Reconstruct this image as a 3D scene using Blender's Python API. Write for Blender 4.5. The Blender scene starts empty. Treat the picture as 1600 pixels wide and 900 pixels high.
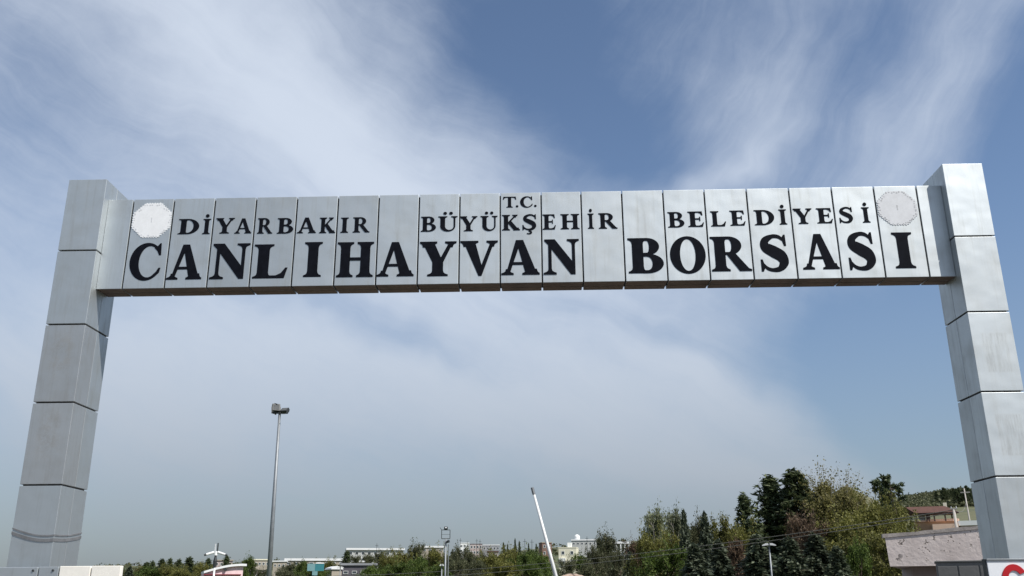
import bpy, bmesh, math, random
import numpy as np
from mathutils import Vector, Matrix

random.seed(7)
rng = np.random.default_rng(7)
scene = bpy.context.scene
COL = scene.collection
rad = math.radians

# ------------------------------------------------------------------ camera
EYE = Vector((0.114, -12.5375, 1.6))
FPX = 1434.08                                   # focal length for a 1600 px wide frame
RIGHT = Vector((0.99953033, 0.03017065, -0.00537056))
UP = Vector((0.01468855, -0.31786651, 0.94802169))
FWD = Vector((-0.02689531, 0.94765532, 0.31816038))
cam_data = bpy.data.cameras.new('camera')
cam_data.sensor_width = 36.0
cam_data.lens = FPX / 1600 * 36.0
cam_data.clip_start = 0.1
cam_data.clip_end = 12000
cam = bpy.data.objects.new('camera', cam_data)
COL.objects.link(cam)
M3 = Matrix((RIGHT, UP, -FWD)).transposed()
cam.matrix_world = Matrix.Translation(EYE) @ M3.to_4x4()
scene.camera = cam
scene.view_settings.view_transform = 'Standard'
scene.view_settings.look = 'None'
EXPOSURE = 0.35
scene.view_settings.exposure = EXPOSURE
scene.view_settings.gamma = 1.0
scene.view_settings.use_curve_mapping = False


def bearing(px, py=900.0):
    """direction out of the eye for a place noted on a 1600 x 900 survey sheet"""
    v = FWD + RIGHT * ((px - 800) / FPX) + UP * ((450 - py) / FPX)
    return v


def azel(px, py):
    v = bearing(px, py)
    return math.atan2(v.x, v.y), math.atan2(v.z, math.hypot(v.x, v.y))


def at(px, py, dist):
    """world point at a horizontal distance from the eye"""
    v = bearing(px, py)
    k = dist / math.hypot(v.x, v.y)
    return EYE + v * k


# ------------------------------------------------------------------ sun and sky
SUN_DIR = Vector((0.217, -0.152, 0.332)).normalized()      # towards the sun
sun_el = math.asin(SUN_DIR.z)
sun_az = math.atan2(SUN_DIR.x, SUN_DIR.y)
sun_data = bpy.data.lights.new('sun', 'SUN')
sun_data.energy = 5.0
sun_data.angle = rad(0.55)
sun_data.color = (1.0, 0.955, 0.89)
sun = bpy.data.objects.new('sun', sun_data)
COL.objects.link(sun)
sun.rotation_euler = SUN_DIR.to_track_quat('Z', 'Y').to_euler()

world = bpy.data.worlds.new('World')
scene.world = world
world.use_nodes = True
wt = world.node_tree
wt.nodes.clear()


class NT:
    """small helper to chain nodes"""
    def __init__(self, tree):
        self.t = tree

    def node(self, kind, **kw):
        n = self.t.nodes.new(kind)
        for k, v in kw.items():
            setattr(n, k, v)
        return n

    def put(self, sock, val):
        if isinstance(val, bpy.types.NodeSocket):
            self.t.links.new(val, sock)
        elif val is not None:
            sock.default_value = val

    def m(self, op, a, b=None, c=None, clamp=False):
        n = self.node('ShaderNodeMath', operation=op, use_clamp=clamp)
        self.put(n.inputs[0], a)
        if b is not None:
            self.put(n.inputs[1], b)
        if c is not None:
            self.put(n.inputs[2], c)
        return n.outputs[0]

    def mix(self, f, a, b, blend='MIX'):
        n = self.node('ShaderNodeMix', data_type='RGBA', blend_type=blend)
        self.put(n.inputs[0], f)
        self.put(n.inputs[6], a if isinstance(a, bpy.types.NodeSocket) else tuple(a) + (1,))
        self.put(n.inputs[7], b if isinstance(b, bpy.types.NodeSocket) else tuple(b) + (1,))
        return n.outputs[2]

    def noise(self, vec, scale, detail=4, rough=0.55, dist=0.0):
        n = self.node('ShaderNodeTexNoise')
        self.put(n.inputs['Vector'], vec)
        n.inputs['Scale'].default_value = scale
        n.inputs['Detail'].default_value = detail
        n.inputs['Roughness'].default_value = rough
        n.inputs['Distortion'].default_value = dist
        return n.outputs['Fac']

    def comb(self, x, y, z=0.0):
        n = self.node('ShaderNodeCombineXYZ')
        self.put(n.inputs[0], x); self.put(n.inputs[1], y); self.put(n.inputs[2], z)
        return n.outputs[0]

    def sep(self, v):
        n = self.node('ShaderNodeSeparateXYZ')
        self.put(n.inputs[0], v)
        return n.outputs

    def ramp(self, f, a, b, smooth=True):
        n = self.node('ShaderNodeMapRange', interpolation_type='SMOOTHSTEP' if smooth else 'LINEAR')
        self.put(n.inputs[0], f)
        n.inputs[1].default_value = a
        n.inputs[2].default_value = b
        return n.outputs[0]


W = NT(wt)
SKY_STRENGTH = 0.10
sky = W.node('ShaderNodeTexSky', sky_type='NISHITA')
sky.sun_disc = False
sky.sun_elevation = sun_el
sky.sun_rotation = sun_az
sky.altitude = 700
sky.air_density = 1.0
sky.dust_density = 0.6
sky.ozone_density = 1.6
geo = W.node('ShaderNodeNewGeometry')
dx, dy, dz = W.sep(W.node('ShaderNodeTexCoord').outputs['Generated'])
az = W.m('ARCTAN2', dx, dy)
el = W.m('ARCSINE', W.m('MINIMUM', W.m('MAXIMUM', dz, -1.0), 1.0))
raw = W.comb(az, el, 0.0)
# slow warp so that the cloud edges wander
dirv = W.comb(dx, dy, dz)
w1 = W.m('SUBTRACT', W.noise(dirv, 3.2, 4, 0.55), 0.5)
w2 = W.m('SUBTRACT', W.noise(W.comb(dy, dz, dx), 3.7, 4, 0.55), 0.5)
waz = W.m('ADD', az, W.m('MULTIPLY', w1, 0.22))
wel = W.m('ADD', el, W.m('MULTIPLY', w2, 0.16))


sheet = W.comb(W.m('MULTIPLY', waz, 0.93), W.m('MULTIPLY', wel, -1.0), 0.0)


def blob(px, py, rx, ry, ang):
    """soft elongated patch in azimuth / elevation; sizes in survey pixels, angle in degrees (clockwise down the sheet)"""
    a0, e0 = azel(px, py)
    mp = W.node('ShaderNodeMapping', vector_type='TEXTURE')
    W.put(mp.inputs['Vector'], sheet)
    mp.inputs['Location'].default_value = (a0 * 0.93, -e0, 0)
    mp.inputs['Rotation'].default_value = (0, 0, rad(ang))
    mp.inputs['Scale'].default_value = (rx / FPX, ry / FPX, 1)
    dp = W.node('ShaderNodeVectorMath', operation='DOT_PRODUCT')
    W.put(dp.inputs[0], mp.outputs[0])
    W.put(dp.inputs[1], mp.outputs[0])
    return W.m('POWER', 0.3679, dp.outputs['Value'])


def streak(ang, along, across, detail=6, rough=0.6, seed=0.0):
    """fibrous noise drawn out in one direction of the cirrus sheet"""
    ca, sa = math.cos(rad(ang)), math.sin(rad(ang))
    u = W.m('ADD', W.m('MULTIPLY', waz, ca), W.m('MULTIPLY', wel, -sa))
    v = W.m('ADD', W.m('MULTIPLY', waz, sa), W.m('MULTIPLY', wel, ca))
    return W.m('SUBTRACT', W.noise(W.comb(W.m('MULTIPLY', u, along), W.m('MULTIPLY', v, across), seed), 1.0, detail, rough, 0.3), 0.5)


CLOUDS = [  # px, py, rx, ry, angle, weight
    (390, 130, 560, 130, 37, 0.50),
    (600, 262, 240, 55, 28, 0.20),
    (60, 120, 150, 190, 20, -0.16),
    (860, 130, 270, 95, 38, -0.62),
    (900, 20, 210, 100, 10, -0.40),
    (1010, 240, 130, 60, 30, -0.30),
    (1200, 40, 230, 110, 0, -0.22),
    (1560, 60, 130, 120, 20, -0.14),
    (1180, 150, 60, 250, 34, 0.16),
    (1130, 278, 90, 26, -32, 0.34),
    (1310, 130, 70, 250, 35, -0.26),
    (1470, 110, 60, 240, 38, 0.14),
    (1620, 300, 100, 230, 22, -0.95),
    (1410, 560, 140, 110, 25, -1.05),
    (1290, 500, 60, 80, 60, -0.20),
    (850, 620, 620, 90, 16, 0.48),
    (1090, 560, 280, 50, 34, 0.34),
    (240, 600, 330, 120, 10, 0.50),
    (560, 505, 240, 36, 18, -0.42),
    (60, 420, 160, 60, 14, -0.16),
    (980, 500, 180, 24, 22, -0.30),
    (1380, 690, 240, 60, 8, -0.22),
    (1150, 725, 240, 32, 6, 0.26),
]
cover = W.m('ADD', 0.44, W.m('MULTIPLY', W.m('SUBTRACT', W.noise(dirv, 1.7, 3, 0.5), 0.5), 0.5))
for (px, py, rx, ry, ang, wgt) in CLOUDS:
    cover = W.m('MULTIPLY_ADD', blob(px, py, rx, ry, ang), wgt, cover)
turn = W.m('MULTIPLY', W.ramp(az, -0.02, 0.20), W.ramp(el, 0.26, 0.42))      # the fibres turn across the sky
f_a = W.m('MULTIPLY_ADD', streak(20, 5.0, 48.0, 4, 0.6, seed=9.0), 0.20, W.m('MULTIPLY', streak(24, 2.0, 13.0, 6, 0.66), 0.50))
f_b = W.m('MULTIPLY_ADD', streak(-50, 6.0, 46.0, 4, 0.6, seed=13.0), 0.22, W.m('MULTIPLY', streak(-52, 2.6, 13.0, 6, 0.66, seed=4.0), 0.52))
cover = W.m('ADD', cover, W.m('ADD', W.m('MULTIPLY', f_a, W.m('SUBTRACT', 1.0, W.m('MULTIPLY', turn, 0.85))), W.m('MULTIPLY', f_b, W.m('MULTIPLY_ADD', turn, 0.85, 0.15))))
cover = W.m('ADD', cover, W.m('MULTIPLY', W.m('SUBTRACT', W.noise(dirv, 19.0, 7, 0.68), 0.5), 0.24))
cover = W.ramp(cover, -0.12, 1.12)
K = 1.0 / SKY_STRENGTH / 2 ** EXPOSURE
blue = sky.outputs[0]
cloud_col = (0.68 * K, 0.755 * K, 0.875 * K)
mixed = W.mix(W.m('MULTIPLY', cover, 0.92), blue, cloud_col)
hz = W.m('POWER', W.m('SUBTRACT', 1.0, W.m('MINIMUM', W.m('MULTIPLY', W.m('ABSOLUTE', el), 1.0 / 0.40), 1.0)), 1.7)
mixed = W.mix(W.m('MULTIPLY', hz, 0.98), mixed, (0.218 * K, 0.255 * K, 0.286 * K))
bg = W.node('ShaderNodeBackground')
bg.inputs['Strength'].default_value = SKY_STRENGTH
wt.links.new(mixed, bg.inputs['Color'])
wo = W.node('ShaderNodeOutputWorld')
wt.links.new(bg.outputs[0], wo.inputs['Surface'])

# ------------------------------------------------------------------ materials
MATS = {}


def new_mat(name):
    mt = bpy.data.materials.new(name)
    mt.use_nodes = True
    t = mt.node_tree
    b = t.nodes['Principled BSDF']
    MATS[name] = mt
    return mt, NT(t), b


def simple(name, col, rough=0.7, metal=0.0, var=0.25, scale=6.0, bump=0.0):
    mt, n, b = new_mat(name)
    tc = n.node('ShaderNodeTexCoord').outputs['Object']
    f = n.noise(tc, scale, 5, 0.6)
    f2 = n.noise(tc, scale * 7.3, 4, 0.6)
    mixf = n.m('ADD', n.m('MULTIPLY', f, 0.7), n.m('MULTIPLY', f2, 0.3))
    lo = tuple(c * (1 - var) for c in col)
    hi = tuple(min(1, c * (1 + var)) for c in col)
    n.put(b.inputs['Base Color'], n.mix(n.ramp(mixf, 0.3, 0.7), lo, hi))
    b.inputs['Roughness'].default_value = rough
    b.inputs['Metallic'].default_value = metal
    if bump:
        bn = n.node('ShaderNodeBump')
        bn.inputs['Strength'].default_value = bump
        bn.inputs['Distance'].default_value = 0.02
        n.put(bn.inputs['Height'], f2)
        n.put(b.inputs['Normal'], bn.outputs[0])
    return mt


def metal_panel(name, base, marks=None):
    """silver composite cladding: satin metal, faint waviness, dirt runs and small scuffs"""
    mt, n, b = new_mat(name)
    tc = n.node('ShaderNodeTexCoord').outputs['Object']
    oi = n.node('ShaderNodeObjectInfo')
    rnd = oi.outputs['Random']
    shift = n.node('ShaderNodeVectorMath', operation='ADD')
    n.put(shift.inputs[0], tc)
    n.put(shift.inputs[1], n.comb(n.m('MULTIPLY', rnd, 37.0), n.m('MULTIPLY', rnd, 91.0), n.m('MULTIPLY', rnd, 53.0)))
    p = shift.outputs[0]
    x, y, z = n.sep(p)
    runs = n.noise(n.comb(n.m('MULTIPLY', x, 14.0), n.m('MULTIPLY', y, 14.0), n.m('MULTIPLY', z, 0.9)), 1.0, 4, 0.65)
    blot = n.noise(p, 2.3, 5, 0.62)
    fine = n.noise(p, 38.0, 3, 0.6)
    dirt = n.m('ADD', n.m('MULTIPLY', n.ramp(runs, 0.46, 0.78), 0.55), n.m('MULTIPLY', n.ramp(blot, 0.42, 0.75), 0.45))
    dirt = n.m('ADD', dirt, n.m('MULTIPLY', n.ramp(fine, 0.60, 0.85), 0.15), clamp=True)
    tone = n.m('ADD', 0.90, n.m('MULTIPLY', rnd, 0.16))
    clean = n.mix(1.0, tuple(base), n.comb(tone, tone, tone), 'MULTIPLY')
    dirty = tuple(c * f for c, f in zip(base, (0.66, 0.645, 0.62)))
    col = n.mix(n.m('MULTIPLY', dirt, 0.75), clean, dirty)
    rough = n.m('ADD', 0.525, n.m('MULTIPLY', dirt, 0.10))
    if marks == 'paste':        # torn remains of pasted bills
        ox, oy, oz = n.sep(tc)
        mx = n.m('MULTIPLY', n.ramp(n.m('ABSOLUTE', n.m('SUBTRACT', ox, 0.02)), 0.20, 0.15), n.ramp(n.m('ABSOLUTE', n.m('SUBTRACT', oz, -0.02)), 0.30, 0.26))
        tex = n.noise(n.comb(n.m('MULTIPLY', x, 26.0), 0.0, n.m('MULTIPLY', z, 3.0)), 1.0, 6, 0.75)
        f = n.m('MULTIPLY', mx, n.ramp(tex, 0.30, 0.75))
        col = n.mix(n.m('MULTIPLY', f, 0.6), col, tuple(c * 0.55 for c in base))
        rough = n.m('ADD', rough, n.m('MULTIPLY', f, 0.2))
    if marks == 'smudge':       # rubbed, greasy area
        ox, oy, oz = n.sep(tc)
        mx = n.m('MULTIPLY', n.ramp(n.m('ABSOLUTE', ox), 0.24, 0.05), n.ramp(n.m('ABSOLUTE', n.m('SUBTRACT', oz, 0.12)), 0.50, 0.1))
        tex = n.noise(p, 6.0, 6, 0.7)
        f = n.m('MULTIPLY', mx, n.ramp(tex, 0.38, 0.62))
        col = n.mix(n.m('MULTIPLY', f, 0.5), col, tuple(c * 0.6 for c in base))
        rough = n.m('ADD', rough, n.m('MULTIPLY', f, 0.15))
    n.put(b.inputs['Base Color'], col)
    n.put(b.inputs['Roughness'], rough)
    b.inputs['Metallic'].default_value = 0.88
    bn = n.node('ShaderNodeBump')
    bn.inputs['Strength'].default_value = 0.5
    bn.inputs['Distance'].default_value = 0.03
    n.put(bn.inputs['Height'], n.m('ADD', n.noise(p, 1.6, 2, 0.5), n.m('MULTIPLY', fine, 0.012)))
    n.put(b.inputs['Normal'], bn.outputs[0])
    return mt


metal_panel('silver', (0.535, 0.57, 0.585))
metal_panel('silver_paste', (0.535, 0.57, 0.585), 'paste')
metal_panel('silver_smudge', (0.48, 0.495, 0.50), 'smudge')
simple('underside_shade', (0.17, 0.125, 0.10), 0.6, 0.3, 0.25, 2.0)  # shade and dark ground reflection under the beam, put into the colour
simple('core', (0.035, 0.035, 0.037), 0.7, 0.0)
simple('ink', (0.006, 0.007, 0.011), 0.65, 0.0, 0.3, 9.0).node_tree.nodes['Principled BSDF'].inputs['Specular IOR Level'].default_value = 0.04
simple('plate_white', (0.76, 0.775, 0.79), 0.5, 0.0, 0.05, 8.0)
simple('plate_grey', (0.42, 0.43, 0.445), 0.6)
simple('plate_dull', (0.60, 0.615, 0.64), 0.6, 0.0, 0.07, 8.0)
simple('strap', (0.17, 0.175, 0.185), 0.7, 0.3)
simple('cream_board', (0.78, 0.755, 0.69), 0.45, 0.0, 0.06, 3.0)
simple('white_board', (0.74, 0.76, 0.79), 0.35, 0.0, 0.05, 3.0)
simple('red_letter', (0.42, 0.006, 0.012), 0.4, 0.0, 0.1)
simple('galvanised', (0.20, 0.215, 0.23), 0.55, 0.5, 0.15, 3.0)
simple('dark_metal', (0.03, 0.034, 0.036), 0.5, 0.2, 0.3)
simple('lamp_glass', (0.09, 0.095, 0.10), 0.8, 0.0, 0.2).node_tree.nodes['Principled BSDF'].inputs['Specular IOR Level'].default_value = 0.15
simple('white_paint', (0.62, 0.63, 0.63), 0.45, 0.0, 0.06)
simple('cable', (0.16, 0.15, 0.13), 0.7)
simple('wood_pole', (0.30, 0.28, 0.25), 0.85)
simple('asphalt', (0.060, 0.052, 0.045), 0.9, 0.0, 0.3, 0.8, 0.4)
simple('concrete', (0.36, 0.335, 0.31), 0.9, 0.0, 0.15, 1.2, 0.3)
simple('kerb_stone', (0.42, 0.41, 0.39), 0.85, 0.0, 0.2, 2.0, 0.2)
simple('road_paint', (0.72, 0.72, 0.70), 0.7, 0.0, 0.15)
simple('grey_render', (0.13, 0.13, 0.127), 0.85, 0.0, 0.10, 1.0, 0.2)
simple('coping_stone', (0.30, 0.27, 0.25), 0.9, 0.0, 0.3, 3.0, 0.3)
simple('pink_dark', (0.25, 0.205, 0.19), 0.9, 0.0, 0.15, 1.0, 0.2)
simple('roof_red', (0.075, 0.030, 0.020), 0.8, 0.0, 0.2, 3.0)
simple('timber_dark', (0.05, 0.03, 0.025), 0.8)
simple('wall_brown', (0.40, 0.25, 0.15), 0.85, 0.0, 0.15, 1.0)
simple('wall_peach', (0.66, 0.47, 0.36), 0.85, 0.0, 0.10, 1.0)
simple('wall_cream', (0.66, 0.63, 0.50), 0.85, 0.0, 0.08, 0.4)
simple('wall_white', (0.72, 0.73, 0.72), 0.8, 0.0, 0.06, 0.3)
simple('wall_beige', (0.32, 0.285, 0.235), 0.9, 0.0, 0.15, 0.3)
simple('wall_dim', (0.40, 0.41, 0.40), 0.85, 0.0, 0.15, 0.3)
simple('wall_pink', (0.33, 0.27, 0.26), 0.9, 0.0, 0.15, 0.3)
simple('wall_grey', (0.22, 0.23, 0.25), 0.85, 0.0, 0.15, 0.3)
simple('wall_dark', (0.075, 0.07, 0.085), 0.8, 0.0, 0.2, 0.5)
simple('brick_red', (0.17, 0.10, 0.08), 0.9, 0.0, 0.2, 1.0)
simple('roof_white', (0.66, 0.67, 0.68), 0.5, 0.0, 0.04, 0.3)
simple('window_dark', (0.05, 0.06, 0.07), 0.2, 0.0, 0.2, 1.0)
simple('red_fascia', (0.16, 0.018, 0.026), 0.5, 0.0, 0.1)
simple('turquoise', (0.03, 0.17, 0.20), 0.5, 0.0, 0.12)
simple('turquoise_pale', (0.15, 0.28, 0.30), 0.5, 0.0, 0.12)
simple('kiosk_pink', (0.66, 0.50, 0.51), 0.7, 0.0, 0.12, 1.5)
simple('dirt', (0.30, 0.23, 0.185), 0.95, 0.0, 0.25, 0.7, 0.5)
simple('bark', (0.10, 0.075, 0.055), 0.95, 0.0, 0.35, 4.0, 0.4)
simple('bark_pale', (0.22, 0.20, 0.17), 0.95, 0.0, 0.35, 4.0, 0.4)


def stained_concrete():
    mt, n, b = new_mat('stained_concrete')
    tc = n.node('ShaderNodeTexCoord').outputs['Object']
    x, y, z = n.sep(tc)
    a = n.noise(tc, 1.3, 5, 0.6)
    runs = n.noise(n.comb(n.m('MULTIPLY', x, 6.0), n.m('MULTIPLY', y, 6.0), n.m('MULTIPLY', z, 0.7)), 1.0, 5, 0.7)
    chips = n.m('MULTIPLY', n.ramp(n.noise(tc, 5.2, 6, 0.72), 0.57, 0.61), n.ramp(n.noise(tc, 0.9, 2, 0.5), 0.46, 0.56))
    col = n.mix(n.ramp(a, 0.3, 0.7), (0.50, 0.435, 0.41), (0.62, 0.55, 0.52))
    col = n.mix(n.m('MULTIPLY', n.ramp(runs, 0.52, 0.75), 0.35), col, (0.34, 0.30, 0.275))
    col = n.mix(chips, col, (0.05, 0.042, 0.038))
    n.put(b.inputs['Base Color'], col)
    b.inputs['Roughness'].default_value = 0.92
    bn = n.node('ShaderNodeBump')
    bn.inputs['Strength'].default_value = 0.4
    bn.inputs['Distance'].default_value = 0.03
    n.put(bn.inputs['Height'], n.m('SUBTRACT', n.noise(tc, 9.0, 5, 0.6), chips))
    n.put(b.inputs['Normal'], bn.outputs[0])


stained_concrete()


def terrain_mat():
    mt, n, b = new_mat('terrain')
    tc = n.node('ShaderNodeTexCoord').outputs['Object']
    big = n.noise(tc, 0.006, 5, 0.6)
    mid = n.noise(tc, 0.035, 6, 0.65)
    fine = n.noise(tc, 0.5, 5, 0.65)
    col = n.mix(n.ramp(big, 0.40, 0.60), (0.050, 0.078, 0.022), (0.085, 0.085, 0.038))
    col = n.mix(n.ramp(mid, 0.50, 0.62), col, (0.035, 0.050, 0.022))
    col = n.mix(n.m('MULTIPLY', n.ramp(fine, 0.4, 0.7), 0.4), col, (0.10, 0.095, 0.045))
    n.put(b.inputs['Base Color'], col)
    b.inputs['Roughness'].default_value = 0.95


terrain_mat()


def hill_mat():
    mt, n, b = new_mat('bare_hill')
    tc = n.node('ShaderNodeTexCoord').outputs['Object']
    mid = n.noise(tc, 0.018, 6, 0.65)
    spots = n.noise(tc, 0.09, 5, 0.65)
    col = n.mix(n.ramp(mid, 0.38, 0.62), (0.150, 0.125, 0.085), (0.085, 0.090, 0.045))
    col = n.mix(n.ramp(spots, 0.56, 0.66), col, (0.05, 0.06, 0.03))
    n.put(b.inputs['Base Color'], col)
    b.inputs['Roughness'].default_value = 0.95


hill_mat()


def leaf_mat(name, dark, mid, light, transl=0.25):
    mt, n, b = new_mat(name)
    g = n.node('ShaderNodeNewGeometry')
    r = g.outputs['Random Per Island']
    oi = n.node('ShaderNodeObjectInfo').outputs['Random']
    tc = n.node('ShaderNodeTexCoord').outputs['Object']
    clump = n.noise(tc, 0.9, 3, 0.6)
    f = n.m('ADD', n.m('MULTIPLY', r, 0.6), n.m('MULTIPLY', clump, 0.5))
    col = n.mix(n.ramp(f, 0.15, 0.55, False), dark, mid)
    col = n.mix(n.ramp(f, 0.55, 0.95, False), col, light)
    tone = n.m('ADD', 0.82, n.m('MULTIPLY', oi, 0.36))
    col = n.mix(1.0, col, n.comb(tone, tone, tone), 'MULTIPLY')
    n.put(b.inputs['Base Color'], col)
    b.inputs['Roughness'].default_value = 0.6
    b.inputs['Specular IOR Level'].default_value = 0.25
    tr = n.node('ShaderNodeBsdfTranslucent')
    n.put(tr.inputs['Color'], col)
    mx = n.node('ShaderNodeMixShader')
    mx.inputs[0].default_value = transl
    out = mt.node_tree.nodes['Material Output']
    mt.node_tree.links.new(b.outputs[0], mx.inputs[1])
    mt.node_tree.links.new(tr.outputs[0], mx.inputs[2])
    mt.node_tree.links.new(mx.outputs[0], out.inputs['Surface'])
    return mt


leaf_mat('leaf_pine', (0.024, 0.038, 0.020), (0.056, 0.078, 0.034), (0.13, 0.15, 0.065), 0.25)
leaf_mat('leaf_spruce', (0.026, 0.040, 0.026), (0.068, 0.086, 0.054), (0.16, 0.18, 0.12), 0.25)
leaf_mat('leaf_olive', (0.058, 0.060, 0.014), (0.120, 0.122, 0.030), (0.21, 0.20, 0.055), 0.35)
leaf_mat('leaf_gold', (0.070, 0.062, 0.020), (0.135, 0.125, 0.040), (0.23, 0.21, 0.085), 0.35)
leaf_mat('leaf_green', (0.030, 0.050, 0.010), (0.065, 0.100, 0.018), (0.12, 0.16, 0.035), 0.3)
leaf_mat('leaf_pale', (0.070, 0.085, 0.040), (0.16, 0.18, 0.10), (0.28, 0.30, 0.19), 0.35)
leaf_mat('leaf_red', (0.050, 0.032, 0.020), (0.105, 0.068, 0.044), (0.17, 0.12, 0.075), 0.25)
leaf_mat('leaf_dusk', (0.035, 0.042, 0.020), (0.072, 0.080, 0.038), (0.14, 0.14, 0.075), 0.3)

# ------------------------------------------------------------------ mesh helpers


def link(o, parent=None):
    COL.objects.link(o)
    if parent is not None:
        o.parent = parent
    return o


def tag(o, label, cat=None, group=None, kind=None):
    if label:
        o['label'] = label
    if cat:
        o['category'] = cat
    if group:
        o['group'] = group
    if kind:
        o['kind'] = kind
    return o


def empty(name, loc, rz=0.0, label=None, cat=None, group=None):
    o = bpy.data.objects.new(name, None)
    o.empty_display_size = 0.3
    link(o)
    o.location = loc
    o.rotation_euler = (0, 0, rz)
    tag(o, label, cat, group)
    return o


def obj(name, me, parent=None, loc=(0, 0, 0), rot=(0, 0, 0)):
    o = bpy.data.objects.new(name, me)
    link(o, parent)
    o.location = loc
    o.rotation_euler = rot
    return o


class MB:
    """collects shapes into one mesh"""
    def __init__(self):
        self.v = []
        self.f = []

    def add(self, vs, fs):
        k = len(self.v)
        self.v.extend([tuple(p) for p in vs])
        self.f.extend([tuple(i + k for i in q) for q in fs])

    def box(self, x0, x1, y0, y1, z0, z1):
        self.add([(x0, y0, z0), (x1, y0, z0), (x1, y1, z0), (x0, y1, z0), (x0, y0, z1), (x1, y0, z1), (x1, y1, z1), (x0, y1, z1)],
                 [(0, 3, 2, 1), (4, 5, 6, 7), (0, 1, 5, 4), (1, 2, 6, 5), (2, 3, 7, 6), (3, 0, 4, 7)])

    def bevel_box(self, x0, x1, y0, y1, z0, z1, b=0.006):
        bm = bmesh.new()
        bmesh.ops.create_cube(bm, size=1.0)
        for v in bm.verts:
            v.co = Vector(((x0 + x1) / 2 + v.co.x * (x1 - x0), (y0 + y1) / 2 + v.co.y * (y1 - y0), (z0 + z1) / 2 + v.co.z * (z1 - z0)))
        bmesh.ops.bevel(bm, geom=list(bm.edges), offset=b, segments=2, profile=0.5, affect='EDGES')
        bm.verts.index_update()
        self.add([v.co.copy() for v in bm.verts], [[v.index for v in f.verts] for f in bm.faces])
        bm.free()

    def tube(self, pts, radii, n=8, caps=True):
        pts = [Vector(p) for p in pts]
        rings = []
        k0 = len(self.v)
        prev = None
        for i, p in enumerate(pts):
            if i == 0:
                d = pts[1] - pts[0]
            elif i == len(pts) - 1:
                d = pts[-1] - pts[-2]
            else:
                d = pts[i + 1] - pts[i - 1]
            d.normalize()
            ref = Vector((0, 0, 1)) if abs(d.z) < 0.9 else Vector((1, 0, 0))
            a = d.cross(ref).normalized()
            b = d.cross(a).normalized()
            for j in range(n):
                t = 2 * math.pi * j / n
                self.v.append(tuple(p + (a * math.cos(t) + b * math.sin(t)) * radii[i]))
        for i in range(len(pts) - 1):
            for j in range(n):
                q = k0 + i * n + j
                r = k0 + i * n + (j + 1) % n
                self.f.append((q, r, r + n, q + n))
        if caps:
            self.f.append(tuple(k0 + j for j in range(n))[::-1])
            self.f.append(tuple(k0 + (len(pts) - 1) * n + j for j in range(n)))

    def prism(self, poly, y0, y1):
        """polygon in x/z pushed from y0 to y1"""
        n = len(poly)
        vs = [(p[0], y0, p[1]) for p in poly] + [(p[0], y1, p[1]) for p in poly]
        fs = [tuple(range(n)), tuple(range(2 * n - 1, n - 1, -1))]
        for i in range(n):
            j = (i + 1) % n
            fs.append((i, i + n, j + n, j))
        self.add(vs, fs)

    def prism_z(self, poly, z0, z1):
        n = len(poly)
        vs = [(p[0], p[1], z0) for p in poly] + [(p[0], p[1], z1) for p in poly]
        fs = [tuple(range(n - 1, -1, -1)), tuple(range(n, 2 * n))]
        for i in range(n):
            j = (i + 1) % n
            fs.append((i, j, j + n, i + n))
        self.add(vs, fs)

    def mesh(self, name, mat, smooth=False):
        me = bpy.data.meshes.new(name)
        me.from_pydata(self.v, [], self.f)
        me.materials.append(MATS[mat])
        bm = bmesh.new()
        bm.from_mesh(me)
        bmesh.ops.recalc_face_normals(bm, faces=bm.faces)
        bm.to_mesh(me)
        bm.free()
        if smooth:
            me.polygons.foreach_set('use_smooth', [True] * len(me.polygons))
        me.update()
        return me

    def build(self, name, mat, parent=None, loc=(0, 0, 0), rot=(0, 0, 0), smooth=False):
        return obj(name, self.mesh(name, mat, smooth), parent, loc, rot)


def boxpart(name, mat, parent, x0, x1, y0, y1, z0, z1, b=0.0):
    m = MB()
    if b:
        m.bevel_box(x0, x1, y0, y1, z0, z1, b)
    else:
        m.box(x0, x1, y0, y1, z0, z1)
    return m.build(name, mat, parent)


# ------------------------------------------------------------------ ground and terrain
RIDGE = [(-400, 900), (0, 897), (195, 886), (400, 881), (540, 878.5), (640, 874), (760, 868), (850, 858), (960, 847), (1010, 846), (1200, 838), (1300, 818),
         (1370, 798), (1416, 780), (1455, 774), (1480, 770), (1530, 768), (1650, 766), (1900, 775)]
RIDGE_AZ = [(azel(p_, y_)[0], math.tan(azel(p_, y_)[1]) + 1.6 / 1100) for p_, y_ in RIDGE] + [(-1.6, .02), (1.0, .07), (1.6, .03)]
RIDGE_AZ.sort()
SR = [(0, 0), (45, 0), (120, .22), (300, .52), (520, .74), (700, .86), (1100, 1.0), (1500, .98), (2200, .80), (4200, .5), (9000, .3)]


def interp(tab, x):
    if x <= tab[0][0]:
        return tab[0][1]
    for (a, u), (b, v) in zip(tab, tab[1:]):
        if x <= b:
            t = (x - a) / (b - a)
            return u + (v - u) * t
    return tab[-1][1]


def ground_z(x, y):
    dx_, dy_ = x - EYE.x, y - EYE.y
    r = math.hypot(dx_, dy_)
    a = math.atan2(dx_, dy_)
    if abs(a) > 1.6:
        e = .03
    else:
        e = interp(RIDGE_AZ, a)
    z = r * e * interp(SR, r)
    if r > 60:
        k = min(1, (r - 60) / 300)
        z += k * r * 0.0011 * (math.sin(x * .021 + 1.3) * math.cos(y * .017) + .6 * math.sin(x * .051 + y * .043))
    return z


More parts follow.
